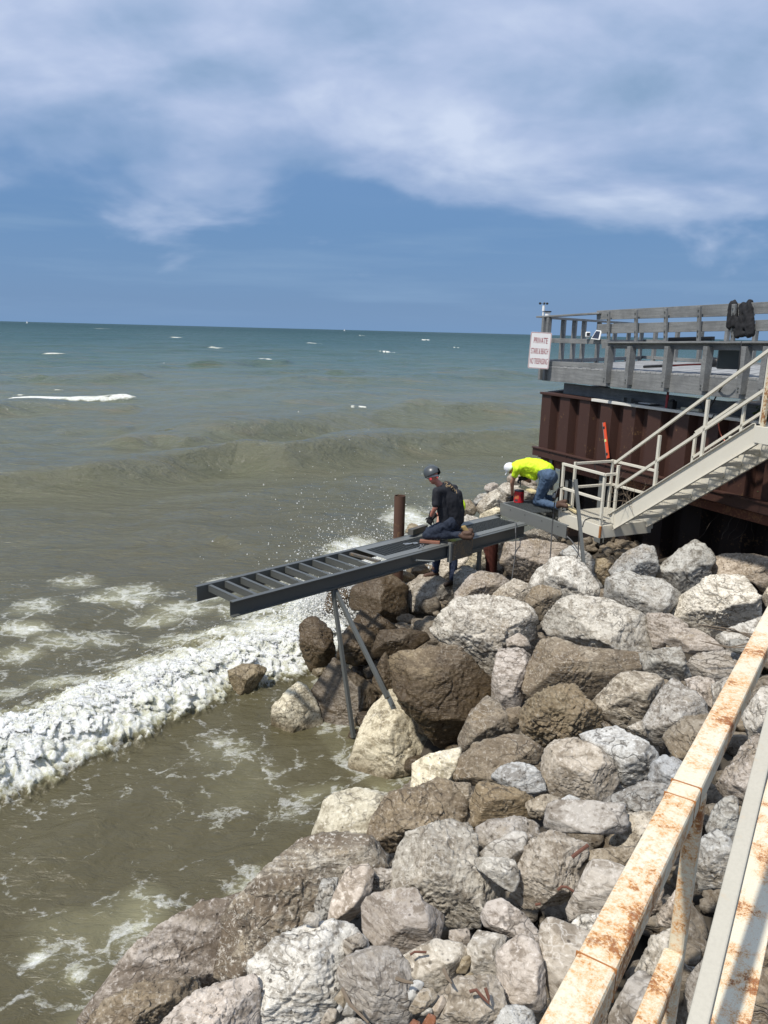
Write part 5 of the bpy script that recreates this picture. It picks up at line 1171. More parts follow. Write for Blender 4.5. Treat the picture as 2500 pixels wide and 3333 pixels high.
for a, b_, r in ((( 2383, 990), (2375, 1062), .055), ((2390, 988), (2390, 1058), .05), ((2420, 992), (2440, 1045), .05), ((2440, 990), (2448, 1075), .05), ((2395, 1075), (2400, 1092), .05), ((2400, 1088), (2445, 1085), .055), ((2432, 1000), (2445, 1080), .055), ((2425, 1030), (2440, 1090), .05), ((2402, 1040), (2404, 1088), .05), ((2414, 1000), (2416, 1088), .05), ((2395, 1060), (2440, 1062), .05)):
    segs.append((DP(a[0], a[1], -.07), r*.8, DP(b_[0], b_[1], -.085), r*.9))
segs.append((DP(2388, 985, 0), .045, DP(2390, 1000, .07), .04)); segs.append((DP(2440, 985, 0), .045, DP(2440, 1005, .07), .04)); segs.append((DP(2392, 1040, .05), .05, DP(2440, 1045, .05), .05))
tag(cloth_lump('jacket', segs, m_blackcloth, None, .014, .02), 'black jacket draped over the bench-back slats', 'jacket')

# sign
sgn = empty('warning_sign', DP(1757, 1196, -.14), 'white sign with red lettering on the deck corner post', 'sign')
c = [DP(1724, 1193, -.13), DP(1786, 1196, -.13), DP(1790, 1086, -.13), DP(1729, 1089, -.13)]
nrm = unit(np.cross(c[1]-c[0], c[3]-c[0])); ex = unit(c[1]-c[0]); ey = unit(np.cross(nrm, ex))
# face it to where people come from: square on to the stairs
ctr = aty(1757, 1141, 17.4); nrm = unit(V(-.25, -.968, 0)); ex = unit(np.cross(V(0, 0, 1), nrm)); ey = np.cross(nrm, ex)
up_t = -.03; ex, ey = ex*math.cos(up_t)+ey*math.sin(up_t), ey*math.cos(up_t)-ex*math.sin(up_t)
SWd, SHt = .455, .79
def rrect(w, h, r, n=5):
    pts = []
    for cx_, cy_, a0_ in ((w/2-r, h/2-r, 0), (-w/2+r, h/2-r, 90), (-w/2+r, -h/2+r, 180), (w/2-r, -h/2+r, 270)):
        for k in range(n+1): a_ = math.radians(a0_+90*k/n); pts.append((cx_+r*math.cos(a_), cy_+r*math.sin(a_)))
    return pts
m_signwhite = plain('sign_white', (.80, .79, .78), .4, 0, .04, 10); m_signred = plain('sign_red', (.30, .02, .035), .5, 0, .05, 10)
MB().prism(rrect(SWd, SHt, .03), ctr, ex, ey, -nrm*.006).build('panel', m_signwhite, sgn)
ro, ri = rrect(SWd-.014, SHt-.014, .026), rrect(SWd-.032, SHt-.032, .02)
mb = MB(); n = len(ro); vs = [ctr+ex*x+ey*y+nrm*.0012 for x, y in ro+ri]; mb.add(vs, [(i, (i+1) % n, n+(i+1) % n, n+i) for i in range(n)]); mb.build('border', m_signred, sgn)
def text(body, x, y, h, wmax, parent):
    cu = bpy.data.curves.new('t', 'FONT'); cu.body = body; cu.align_x = 'CENTER'; cu.size = 1.0; cu.offset = .006
    o = bpy.data.objects.new('t', cu); COL.objects.link(o); dg = bpy.context.evaluated_depsgraph_get(); dg.update()
    me = bpy.data.meshes.new_from_object(o.evaluated_get(dg), depsgraph=dg); bpy.data.objects.remove(o)
    co = np.array([v.co[:] for v in me.vertices]); w = np.ptp(co[:, 0]); hh = np.ptp(co[:, 1])
    co[:, 0] *= wmax/w; co[:, 1] *= h/hh; co[:, 1] -= co[:, 1].min()
    wc = ctr+ex*(x+co[:, :1])+ey*(y+co[:, 1:2])+nrm*.0022-np.array(parent.location)
    for v, q_ in zip(me.vertices, wc): v.co = q_
    me.name = 'lettering'; me.materials.clear(); me.materials.append(m_signred); link(bpy.data.objects.new('lettering', me), parent)
text('PRIVATE', 0, .155, .125, .30, sgn); text('STAIRS & BEACH', 0, -.075, .125, .37, sgn); text('NO TRESPASSING', 0, -.295, .125, .385, sgn)

# ------------------------------------------------------------------ sheet pile wall
HWL = 1.29
W0 = atH(1763, 1279, HWL); W1 = atH(2465, 1375, HWL); WD = unit(W1-W0); WN = V(-WD[1], WD[0], 0)    # WN inland
def WP(u, v, off=0.0): return onpl(u, v, W0+WN*off, WN)
wall = empty('sheet_pile_wall', W0+WD*2, 'dark brown corrugated sheet pile wall with brown and white painted cap', 'wall')
per = float((WP(2192, 1330)-WP(1760, 1278))@WD)/6
zt, zb = W0[2]-.03, WP(1750, 1470)[2]-.12
def corrug(p, d, n, L, zt, zb, per, dep, ph=0.0, t_=.012):
    prof = [(0, 0), (.50, 0), (.58, 1), (.92, 1), (1.0, 0)]
    xs = []
    k = -1
    while k*per < L+per:
        for a, b_ in prof[:-1]:
            x = (k+a+ph)*per
            if 0 <= x <= L: xs.append((x, b_*dep))
        k += 1
    mb = MB()
    for (x0, o0), (x1, o1) in zip(xs[:-1], xs[1:]):
        q = [p+d*x0+n*o0, p+d*x1+n*o1]
        mb.hexa([V(q[0][0], q[0][1], zb), V(q[1][0], q[1][1], zb), V(q[1][0], q[1][1], zt), V(q[0][0], q[0][1], zt)]+[V(*(q[0]+n*t_)[:2], zb), V(*(q[1]+n*t_)[:2], zb), V(*(q[1]+n*t_)[:2], zt), V(*(q[0]+n*t_)[:2], zt)])
    return mb
WL = 8.4
corrug(W0+WN*.02, WD, WN, WL, zt, zb, per, .17).build('piling', m_pile, wall)
WS = unit(V(.57, .82, 0))
corrug(W0+WN*.02+WS*.06, WS, V(WS[1], -WS[0], 0), 4.0, zt, zb, per, .18, .3).build('side_piling', m_pile, wall)
split = float((WP(1928, 1298)-W0)@WD)
mb = MB(); mb.bar(W0-WD*.03+WN*.11, W0+WD*split+WN*.11, .27, .05); mb.bar(W0+WN*.24+WS*.1, W0+WS*4.0+WN*.1, .2, .05); mb.build('brown_cap', m_pile, wall, .006)['label'] = 'brown seaward end of the cap'
mb = MB(); mb.bar(W0+WD*split+WN*.11+V(0, 0, .002), W0+WD*WL+WN*.11+V(0, 0, .002), .27, .055)
for j_ in (.45, 1.9, 3.0): mb.bar(W0+WD*(split+j_)+WN*.11+V(0, 0, .004), W0+WD*(split+j_+.02)+WN*.11+V(0, 0, .004), .275, .058)
mb.build('white_cap', m_capwhite, wall, .006)['label'] = 'white painted cap'
# bottom wale: a rusty channel
wz = WP(1748, 1452)[2]
mb = MB(); mb.bar(W0-WD*.1-WN*.04+V(0, 0, wz-W0[2]-.02), W0+WD*WL-WN*.04+V(0, 0, wz-W0[2]-.02), .12, .03)
mb.bar(W0-WD*.1-WN*.03+V(0, 0, wz-W0[2]-.12), W0+WD*WL-WN*.03+V(0, 0, wz-W0[2]-.12), .08, .17)
for k in range(9): mb.bar(W0+WD*(.5+k*.62)-WN*.075+V(0, 0, wz-W0[2]-.05), W0+WD*(.5+k*.62+.04)-WN*.075+V(0, 0, wz-W0[2]-.05), .02, .04)
mb.build('wale', m_pile, wall, .004)
mb = MB(); mb.bar(W0+WN*.16+V(0, 0, wz-W0[2]-.34), W0+WD*WL+WN*.16+V(0, 0, wz-W0[2]-.34), .10, .16); mb.build('rusty_beam', paint_mat('rusty_wale', (.16, .055, .03), .8, .5, (.28, .11, .04), .4, 1), wall, .004)
def hpost(u, va, vb, w, off, name='support_post'):
    b_ = WP(u, vb, off); a = WP(u, va, off); a = V(b_[0], b_[1], a[2]); mb = MB(); mb.bar(b_-V(0, 0, .4), a, w, .012, up=tuple(WN)); mb.bar(b_-V(0, 0, .4)+WN*.1, a+WN*.1, w, .012, up=tuple(WN)); mb.bar(b_-V(0, 0, .4)+WN*.05, a+WN*.05, .012, .1, up=tuple(WN)); return mb.build(name, m_steel_light, wall, .003)
hpost(1948, 1530, 1705, .19, .06); hpost(1790, 1478, 1540, .11, .06); hpost(1838, 1560, 1660, .10, .2)

# older wall below, its colour darkened for the shade under stairs and deck
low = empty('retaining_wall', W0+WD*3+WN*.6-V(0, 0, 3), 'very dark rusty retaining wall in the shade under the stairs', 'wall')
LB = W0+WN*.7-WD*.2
corrug(LB, WD, WN, 11.5, wz-.25, 1.0, .95, .25, .2).build('piling', m_shadepile, low)
m_rw = paint_mat('shaded_rusty_waler', (.045, .018, .010), .85, .5, (.10, .04, .018), .4, 1)  # rust colours darkened to carry the shade under the stairs
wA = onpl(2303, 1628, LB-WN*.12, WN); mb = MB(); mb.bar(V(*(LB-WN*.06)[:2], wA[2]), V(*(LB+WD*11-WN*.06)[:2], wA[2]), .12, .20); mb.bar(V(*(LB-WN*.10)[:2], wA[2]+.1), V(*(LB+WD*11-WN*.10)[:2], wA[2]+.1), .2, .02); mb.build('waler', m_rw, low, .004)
for k, uu in enumerate((2475,)):
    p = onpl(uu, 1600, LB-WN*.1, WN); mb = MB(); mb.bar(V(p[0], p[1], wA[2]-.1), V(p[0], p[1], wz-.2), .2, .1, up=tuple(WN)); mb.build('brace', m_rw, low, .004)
# fill behind the walls so that no daylight shows through
mb = MB(); q0 = LB+WN*.35; mb.hexa([V(*q0[:2], .5), V(*(q0+WD*11.5)[:2], .5), V(*(q0+WD*11.5+WN*9)[:2], .5), V(*(q0+WN*9)[:2], .5)]+[V(*q0[:2], ZC-HWL-.3), V(*(q0+WD*11.5)[:2], ZC-HWL-.3), V(*(q0+WD*11.5+WN*9)[:2], ZC-HWL-.3), V(*(q0+WN*9)[:2], ZC-HWL-.3)])
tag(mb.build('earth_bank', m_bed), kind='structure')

# tools on the cap and wall
sl_ = empty('spirit_level', WP(1974, 1494, -.06), 'orange-red spirit level leaning on the brown sheet pile wall', 'spirit level')
a = WP(1966, 1376, -.03); b_ = WP(1979, 1492, -.10)
mb = MB(); mb.bar(b_, a, .075, .028, up=tuple(WN)); mb.build('body', plain('orange_red', (.70, .085, .03), .4, 0, .08), sl_, .003)
mb = MB(); mb.bar(b_-WD*.030, a-WD*.030, .016, .032, up=tuple(WN)); mb.build('edge', m_steel_light, sl_)
for t_ in (.12, .5, .86):
    c = b_+(a-b_)*t_; mb = MB(); mb.bar(c-(a-b_)*.035-WN*.013, c+(a-b_)*.035-WN*.013, .05, .01, up=tuple(WN)); mb.build('vial', plain('vial_yellow', (.72, .70, .25), .3) if t_ == .5 else m_black, sl_)
def capat(u, off=.11): p = WP(u, 1300, off); return V(*(W0+WD*float((p-W0)@WD)+WN*off)[:2], W0[2]+.032)
g = empty('metal_brackets', capat(2030), 'two bare metal angle brackets standing on the wall cap', 'bracket')
for d_ in (-.12, .08):
    c = capat(2030)+WD*d_; mb = MB(); mb.bar(c, c+WD*.16, .09, .006); mb.bar(c+WN*.04+V(0, 0, .045), c+WD*.16+WN*.04+V(0, 0, .045), .006, .09); mb.bar(c+WD*.16+V(0, 0, .045), c+WD*.166+V(0, 0, .045), .08, .09); mb.build('plate', m_steel_light, g)
c = capat(2108); g = empty('clipboard', c, 'white papers on a black clipboard lying on the cap', 'clipboard')
mb = MB(); mb.bar(c+WD*-.19+V(0, 0, .012), c+WD*.19+V(0, 0, .012), .26, .022); mb.build('board', m_black, g, .004)
mb = MB(); mb.bar(c+WD*-.15+V(0, 0, .030)+WN*.02, c+WD*.17+V(0, 0, .034)+WN*.02, .20, .012); mb.build('papers', m_white, g, .002)
c = capat(2172, .06); g = empty('glue_tube', c, 'thin red and black tool tube standing upright on the cap', 'tube')
mb = MB(); mb.tube([c, c+V(0, 0, .24)], .026, 10); mb.build('body', plain('red_tube', (.38, .04, .05), .4), g, smooth=True); mb = MB(); mb.tube([c+V(0, 0, .24), c+V(0, 0, .37)], [.02, .028], 10); mb.build('cap', plain('dark_red', (.14, .03, .035), .4), g, smooth=True)
c = capat(2190, .06); g = empty('battery_charger', c, 'small black boxy tool beside the red tube', 'tool box'); mb = MB(); mb.box(c+V(0, 0, .07), .12, .12, .14, -1.1); mb.build('body', m_black, g, .012); mb = MB(); mb.box(c+V(0, 0, .15), .07, .05, .03, -1.1); mb.build('handle', m_black, g, .006)
c = capat(2225, .12); mb = MB(); mb.bar(c+V(0, 0, .025), c+WD*.42+V(0, 0, .025), .09, .045); tag(mb.build('wood_offcut', plain('pale_offcut', (.66, .60, .45), .7, 0, .2, 8), None, .003), 'pale wooden offcut lying on the cap by the stair rail', 'wood piece')

# ------------------------------------------------------------------ piles and loose steel
p = aty(1298, 1745, 13.3); r_ = .099
ptop = aty(1298, 1613, 13.3)[2]
g = empty('pipe_pile', V(p[0], p[1], 0), 'rusty brown hollow steel pipe standing behind the walkway', 'pile')
mb = MB(); n = 28; zs = [-1.0, ptop]
vo = [V(p[0]+r_*math.cos(2*math.pi*k/n), p[1]+r_*math.sin(2*math.pi*k/n), z) for z in zs for k in range(n)]
vi = [V(p[0]+(r_-.009)*math.cos(2*math.pi*k/n), p[1]+(r_-.009)*math.sin(2*math.pi*k/n), z) for z in (ptop, ptop-.8) for k in range(n)]
mb.add(vo+vi, [(k, (k+1) % n, n+(k+1) % n, n+k) for k in range(n)]+[(n+k, n+(k+1) % n, 2*n+(k+1) % n, 2*n+k) for k in range(n)]+[(2*n+k, 2*n+(k+1) % n, 3*n+(k+1) % n, 3*n+k) for k in range(n)]+[tuple(3*n+k for k in range(n))])
mb.build('shell', m_pipe, g, smooth=True)
p = aty(1597, 1800, 13.75); mb = MB(); mb.tube([V(p[0], p[1], .3), V(p[0], p[1], ZC-HW-BH-.01)], .135, 18)
tag(mb.build('timber_pile', m_redpile, None, smooth=True), 'dark red round pile under the inner end of the walkway', 'pile')
a = aty(1336, 1736, 12.75); b_ = aty(1384, 1720, 13.3); mb = MB(); mb.bar(a, b_, .10, .10, off=(0, .02)); tag(mb.build('steel_angle', m_rustplate, None, .003), 'short dark steel angle lying behind the far walkway beam', 'steel angle')
a = aty(1902, 1845, 12.15); b_ = aty(1874, 1560, 12.35); d_ = unit(b_-a)
g = empty('angle_bar', a, 'long grey steel angle bar leaning upright before the stair landing', 'steel bar')
mb = MB(); ax_ = unit(np.cross(d_, V(0, 1, 0))); ay_ = np.cross(ax_, d_)
mb.bar(a, b_, .055, .007, up=tuple(ay_)); mb.build('flange', m_steel_light, g, .001)
mb = MB(); mb.bar(a+ax_*.024+ay_*.026, b_+ax_*.024+ay_*.026, .007, .052, up=tuple(ay_)); mb.bar(a-ax_*.024+ay_*.026, b_-ax_*.024+ay_*.026, .007, .052, up=tuple(ay_)); mb.build('web', m_steel, g, .001)

# red container, planks, block, clamps
c = atH(1688, 1634, HP)
g = empty('red_container', c, 'red plastic container with black rim on the grating platform', 'container')
mr = plain('red_plastic', (.52, .018, .025), .35, 0, .08, 12)
mb = MB(); mb.tube([c+V(0, 0, .0), c+V(0, 0, .19), c+V(0, 0, .235)], [.10, .10, .096], 24); mb.build('body', mr, g, .004, smooth=True)
mb = MB(); mb.tube([c+V(0, 0, .228), c+V(0, 0, .243)], [.101, .099], 24); mb.build('rim', m_black, g, smooth=True)
def wrap(c, r, a0, a1, z0, z1, name, mat, par, n=10):
    vs = []; 
    for z_ in (z0, z1):
        for k in range(n+1): a_ = a0+(a1-a0)*k/n; vs.append(c+V(r*math.cos(a_), r*math.sin(a_), z_))
    mb = MB(); mb.add(vs, [(k, k+1, n+1+k+1, n+1+k) for k in range(n)]); mb.build(name, mat, par)
wrap(c, .1015, -2.7, -1.75, .08, .15, 'label', plain('label_orange', (.50, .14, .06), .5), g); wrap(c, .102, -2.6, -1.95, .03, .07, 'label', plain('label_dark', (.07, .05, .06), .5), g)
wrap(c, .1015, -1.35, -1.0, .05, .19, 'grip', plain('red_recess_shade', (.26, .012, .016), .5), g)  # flush patch; the shade of a recess painted as darker red
def plank(a, b_, w, h, lab, mat=m_yellow): mb = MB(); mb.bar(a, b_, w, h); tag(mb.build('wood_plank', mat, None, .003), lab, 'wood plank')
plank(aty(1698, 1583, 15.2), aty(1742, 1603, 14.6), .14, .04, 'yellow wood plank behind the red container')
plank(atH(1836, 1640, HP-.03), atH(1880, 1668, HP-.03), .10, .04, 'yellow wood board on the grating behind the landing post')
a = WA+wd*3.62+wn*.13+V(0, 0, .03); b_ = a+wd*.36-wn*.02
ka = atH(1371, 1766, HW-.01)+wn*.03; kb = atH(1436, 1770, HW-.01)+wn*.03
plank(ka+V(0, 0, .022), kb+V(0, 0, .022), .11, .042, 'red-brown board under the kneeling man\'s knees', m_redwood)
def clamp(c, ang, lab):
    g = empty('welding_clamp', c, lab, 'clamp', 'metal clamps on the grating'); dx, dy = V(math.cos(ang), math.sin(ang), 0), V(-math.sin(ang), math.cos(ang), 0)
    m_chrome = plain('bare_metal', (.52, .52, .50), .3, .8, .1)
    for s_ in (-1, 1):
        mb = MB(); mb.tube([c+dx*-.13+dy*.035*s_, c+dy*.006*s_, c+dx*.06+dy*.03*s_, c+dx*.12+dy*.012*s_], .0085, 6); mb.build('jaw', m_chrome, g, smooth=True)
    mb = MB(); mb.tube([c+dx*.02+dy*-.03, c+dx*.02+dy*.03], .012, 8); mb.build('pivot', m_steel, g)
clamp(atH(1338, 1769, HW-.02), .4, 'bright metal clamp with blue grip, the one further out on the grating'); clamp(atH(1372, 1778, HW-.02), 1.4, 'bright metal clamp lying next to the red-brown board')

# ------------------------------------------------------------------ cables, twigs, ivy, wire
def cable(pts, r, lab, mat=m_black, nm='cable', cat='cable', par=None):
    P_ = [np.asarray(q) for q in pts]; out = []
    for i in range(len(P_)-1):
        p0 = P_[max(i-1, 0)]; p1 = P_[i]; p2 = P_[i+1]; p3 = P_[min(i+2, len(P_)-1)]
        for k in range(6):
            t_ = k/6; out.append(.5*((2*p1)+(-p0+p2)*t_+(2*p0-5*p1+4*p2-p3)*t_**2+(-p0+3*p1-3*p2+p3)*t_**3))
    out.append(P_[-1]); mb = MB(); mb.tube(out, r, 6); o = mb.build(nm, mat, par, smooth=True)
    return tag(o, lab, cat) if par is None else o
m_greycable = plain('grey_cable', (.10, .10, .10), .5)
cable([atH(1655, 1694, HW), atH(1674, 1700, HW)-V(0, 0, .0)-wn*.03, aty(1678, 1716, 13.2), aty(1678, 1790, 13.1), aty(1664, 1900, 12.9)], .009, 'grey cable hanging from the walkway beam to the rocks', m_greycable)
cable([aty(1832, 1585, 13.2), aty(1812, 1600, 12.75), aty(1800, 1690, 12.7), aty(1792, 1800, 12.4), aty(1788, 1835, 12.3)], .010, 'black cable hanging over the landing rail post down to the rocks')
cable([aty(1896, 1716, 12.75), aty(1905, 1693, 12.8), aty(1935, 1686, 12.95), atH(1970, 1695, LH-.02)], .010, 'black cable looping over the edge of the stair landing')
cable([aty(1845, 1745, 12.9), aty(1862, 1762, 12.8), aty(1882, 1790, 12.6)], .010, 'grey cable running under the landing corner', m_greycable)
cable([aty(1884, 1715, 12.6), aty(1883, 1790, 12.5), aty(1880, 1812, 12.3), aty(1872, 1820, 12.2)], .009, 'black cable tail behind the leaning angle bar')
cable([DP(2415, 1110, -.13), DP(2408, 1160, -.15), DP(2400, 1210, -.14), DP(2350, 1260, -.1), WP(2310, 1330, .05)], .012, 'black cable dropping from the jacket over the deck edge')
cable([WP(2325, 1350, -.03), WP(2290, 1400, -.04), WP(2262, 1430, -.05)], .010, 'black cable hanging over the white cap')
cable([WP(2238, 1375, -.04), WP(2343, 1410, -.05), WP(2347, 1440, -.06), WP(2366, 1440, -.05)], .008, 'orange hose hanging on the wall behind the stair rail', plain('orange_hose', (.55, .12, .06), .5)) if False else cable([WP(2338, 1375, -.05), WP(2345, 1410, -.05), WP(2364, 1442, -.06)], .010, 'orange hose hanging on the wall behind the stair rail', plain('orange_hose', (.55, .12, .06), .5))
hm = Lc+sn_*.7+sd_*.05+V(0, 0, RH)
cable([hm, hm+sn_*.1-V(0, 0, .18), hm+sn_*.4-V(0, 0, .26), hm+sn_*.7-V(0, 0, .10)], .009, 'coiled grey cable sagging from the landing back rail', m_greycable)
m_twig = plain('dry_twig', (.17, .13, .09), .9)
def twigs(base, spread, n, lab, seed, lean=(0, 0, 1), nm='dry_twigs', r=.006):
    rs = np.random.RandomState(seed); mb = MB(); base = np.asarray(base)
    for i in range(n):
        p = base+rs.randn(3)*.08*V(1, 1, .3); d = unit(np.asarray(lean)+rs.randn(3)*.7); pts = [p]
        for k in range(5): d = unit(d+rs.randn(3)*.35); pts.append(pts[-1]+d*spread/5)
        mb.tube(pts, [r*(1-.16*k) for k in range(6)], 4)
    tag(mb.build(nm, m_twig, None), lab, 'twigs')
twigs(aty(2060, 1640, 13.2), .55, 22, 'bare dry twigs growing behind the lower stair rail', 3, (.1, 0, .7))
twigs(aty(2000, 1600, 13.6), .4, 8, 'thin dry stalks beside the grey support post', 5, (-.2, 0, 1), r=.004)
c = hit_slope(2470, 2075, .35)
mb = MB(); rs = np.random.RandomState(4)
for k in range(5): a = c+V(*(rs.randn(3)*.05)); mb.tube([a, a+V(-.25, .02, .05*k-.08), a+V(-.5, .08, .04*k-.04)], [.008, .006, .003], 5)
tag(mb.build('driftwood_twigs', m_twig), 'dark thin twigs lying on the sloping white rock', 'twigs')
for (pp, lab) in (([(1290, 3185), (1318, 3195), (1345, 3200)], 'dark driftwood stick bridging two foreground stones'), ([(1115, 3220), (1140, 3270), (1200, 3330)], 'thin dark stick beside the round pebbly lump'), ([(1445, 3155), (1458, 3185), (1470, 3200)], 'short black stick on the pale triangular concrete')):
    P_ = [hit_slope(u, v, .18) for u, v in pp]; mb = MB(); mb.tube(P_, [.010, .009, .005], 6); tag(mb.build('stick', m_twig), lab, 'stick')
m_rebar = plain('rusty_rebar', (.13, .055, .035), .85, 0, .4, 40, .4, .002)
def rebar(px, rock, up=.0, r=.008, nm='reinforcing_bar'):
    k = np.asarray(rock.location); dcam = unit(EYE-k); rr = max(rock.dimensions)*.38
    P_ = [onpl(u, v, k+dcam*(rr+up), dcam) for u, v in px]; mb = MB(); mb.tube(P_, r, 7); mb.build(nm, m_rebar, rock, smooth=True)
bpy.context.view_layer.update()
rebar([(1862, 2790), (1885, 2772), (1915, 2750)], ROCK_REBAR, .02, .011); rebar([(1815, 2898), (1828, 2886), (1845, 2887), (1868, 2902)], ROCK_REBAR, -.02); rebar([(1742, 2945), (1760, 2942)], ROCK_REBAR, -.08)
rebar([(1528, 3228), (1550, 3222), (1575, 3250), (1592, 3266), (1590, 3245), (1580, 3215)], ROCK_WIRE, .0); rebar([(1335, 3108), (1350, 3098), (1388, 3099)], ROCK_TRI, -.05, .006)
def leaves(name, centres, n, size, lab, seed, cat='plant', col=(.045, .085, .025)):
    rs = np.random.RandomState(seed); mb = MB(); mt_ = plain(name+'_green', col, .6, 0, .5, 8)
    for i in range(n):
        c0, sp = centres[rs.randint(len(centres))]; p = np.asarray(c0)+rs.randn(3)*sp; a = unit(rs.randn(3)+V(0, 0, -.6)); b_ = unit(np.cross(a, rs.randn(3))); s_ = size*rs.uniform(.5, 1.3)
        mb.add([p, p+a*s_*.5+b_*s_*.22, p+a*s_, p+a*s_*.5-b_*s_*.22], [(0, 1, 2, 3)])
    g = empty(name, centres[0][0], lab, cat); o = mb.build('foliage', mt_, g)
    st = MB()
    for c0, sp in centres: st.tube([np.asarray(c0)+V(0, 0, .15), np.asarray(c0)+V(.03, 0, -.1), np.asarray(c0)+V(0, .02, -.32)], .006, 5)
    st.build('stem', m_twig, g)
Lp = lambda u, v, o_=-.35: onpl(u, v, LB+WN*o_, WN)
leaves('ivy', [(Lp(2395, 1560), .07), (Lp(2420, 1580), .09), (Lp(2440, 1600), .09), (Lp(2465, 1575), .08), (Lp(2475, 1600), .07), (Lp(2400, 1590), .06)], 190, .09, 'green creeper hanging over the rusty waler under the stairs', 4)
leaves('weed', [(WP(2478, 1345, .2), .06), (WP(2492, 1335, .2), .07)], 60, .08, 'green weed growing behind the white cap at the upper landing', 6, col=(.08, .14, .03))
leaves('weed', [(WP(2290, 1325, .2), .05), (WP(2305, 1318, .2), .05)], 26, .06, 'sparse weed behind the cap between the stair rails', 7, col=(.09, .10, .04))
# hanging roots
rs = np.random.RandomState(9); mb = MB()
for k in range(6):
    p = Lp(2380+rs.rand()*90, 1630, -.2); pts = [p]
    for j in range(7): pts.append(pts[-1]+V(rs.randn()*.05-.03, 0, -.10))
    mb.tube(pts, .003, 4)
tag(mb.build('hanging_roots', plain('root', (.07, .055, .04), .9)), 'thin dry roots hanging below the rusty waler', 'roots')

# sailboats on the horizon
def sailboat(u, y, h, lab):
    p = aty(u, 1060, y); p = V(p[0], p[1], 0); g = empty('sailboat', p, lab, 'sailboat')
    mb = MB(); mb.prism([(-.5*h, .0), (-.42*h, -.1*h), (.4*h, -.1*h), (.55*h, .02*h)], p+V(0, 0, .1*h), V(1, 0, 0), V(0, 0, 1), V(0, .2*h, 0)); mb.build('hull', m_white, g)
    mb = MB(); mb.prism([(0, .12*h), (.0, 1.35*h), (.42*h, .16*h)], p+V(0, .1*h, 0), V(1, 0, 0), V(0, 0, 1), V(0, .01*h, 0)); mb.prism([(-.03*h, .12*h), (-.03*h, 1.1*h), (-.36*h, .14*h)], p+V(0, .1*h, 0), V(1, 0, 0), V(0, 0, 1), V(0, .01*h, 0)); mb.build('sail', m_white, g)
sailboat(88, 2600, 6.5, 'tiny sailboat on the horizon near the left edge'); sailboat(1121, 3200, 6.5, 'tiny sailboat on the horizon near the middle')
# ------------------------------------------------------------------ people
from mathutils.bvhtree import BVHTree
m_skin = plain('sunburnt_skin', (.42, .17, .12), .55, 0, .12, 14); m_skin2 = plain('tanned_skin', (.40, .21, .14), .55, 0, .12, 14)
m_navy = plain('navy_tshirt', (.010, .011, .016), .85, 0, .25, 12, .3, .01); m_denim = plain('dark_denim', (.012, .019, .036), .85, 0, .35, 22, .3, .006)
m_denim2 = plain('blue_denim', (.060, .100, .165), .85, 0, .40, 16, .35, .008); m_denim3 = plain('navy_denim', (.015, .024, .055), .85, 0, .3, 22)
m_hivis = plain('hi_vis_yellow', (.62, .86, .02), .7, 0, .08, 10, .3, .01); m_boot = plain('brown_boot', (.085, .045, .028), .7, 0, .3, 20); m_bootd = plain('dark_boot', (.03, .02, .016), .7, 0, .3, 20)
m_sole = plain('tan_sole', (.30, .21, .08), .7, 0, .2, 20); m_hair = plain('short_hair', (.045, .028, .018), .9, 0, .3, 60); m_glove = plain('black_glove', (.014, .014, .015), .7, 0, .2, 20)
m_hood = plain('helmet_grey', (.055, .062, .066), .35, 0, .3, 9); m_band = plain('headgear_grey', (.40, .42, .42), .4); m_knob = plain('red_knob', (.55, .05, .06), .4)
m_cap = plain('white_cap', (.72, .73, .76), .8, 0, .05, 20); m_sock = plain('white_sock', (.7, .7, .68), .9); m_print = plain('shirt_print', (.34, .24, .13), .8, 0, .2, 20)
J = aty
def lerp(a, b_, t_): return np.asarray(a)*(1-t_)+np.asarray(b_)*t_
def hand_segs(w, d, nrm, curl=.9, s=1.0):
    """palm and five bent fingers from the wrist w, pointing d, palm facing nrm"""
    d = unit(d); nrm = unit(nrm-d*np.dot(nrm, d)); a = np.cross(d, nrm); S = []
    for k, off in enumerate((-.030, -.010, .010, .030)): S.append((w+a*off*.5*s, .014*s, w+d*.085*s+a*off*s, .012*s))
    for k, (off, L) in enumerate(((-.031, .062), (-.010, .072), (.011, .068), (.031, .054))):
        p = w+d*.088*s+a*off*s; c1 = unit(d*math.cos(curl*.6)+nrm*math.sin(curl*.6)); c2 = unit(d*math.cos(curl*1.5)+nrm*math.sin(curl*1.5))
        q = p+c1*L*.5*s; S += [(p, .0095*s, q, .009*s), (q, .009*s, q+c2*L*.5*s, .0075*s)]
    p = w+d*.03*s-a*.030*s; q = p+unit(d*.6-a*.6+nrm*.35)*.038*s; S += [(p, .012*s, q, .0105*s), (q, .0105*s, q+unit(d*.8-a*.1+nrm*.5)*.030*s, .009*s)]
    return S
def head_segs(c, face, up):
    face = unit(face); up = unit(up-face*np.dot(face, up)); side = np.cross(up, face)
    S = [(c+up*.03-face*.015, .088, c+up*.035+face*.005, .085), (c-up*.03+face*.02, .070, c-up*.065+face*.045, .045), (c+face*.088-up*.01, .012, c+face*.106-up*.032, .014),
         (c+face*.082-up*.062, .012, c+face*.078-up*.062+side*.014, .010), (c+face*.078+up*.012+side*.03, .017, c+face*.078+up*.012-side*.03, .017)]
    for s_ in (1, -1): S.append((c+side*.086*s_-up*.018, .012, c+side*.090*s_+up*.022-face*.008, .015))
    return S
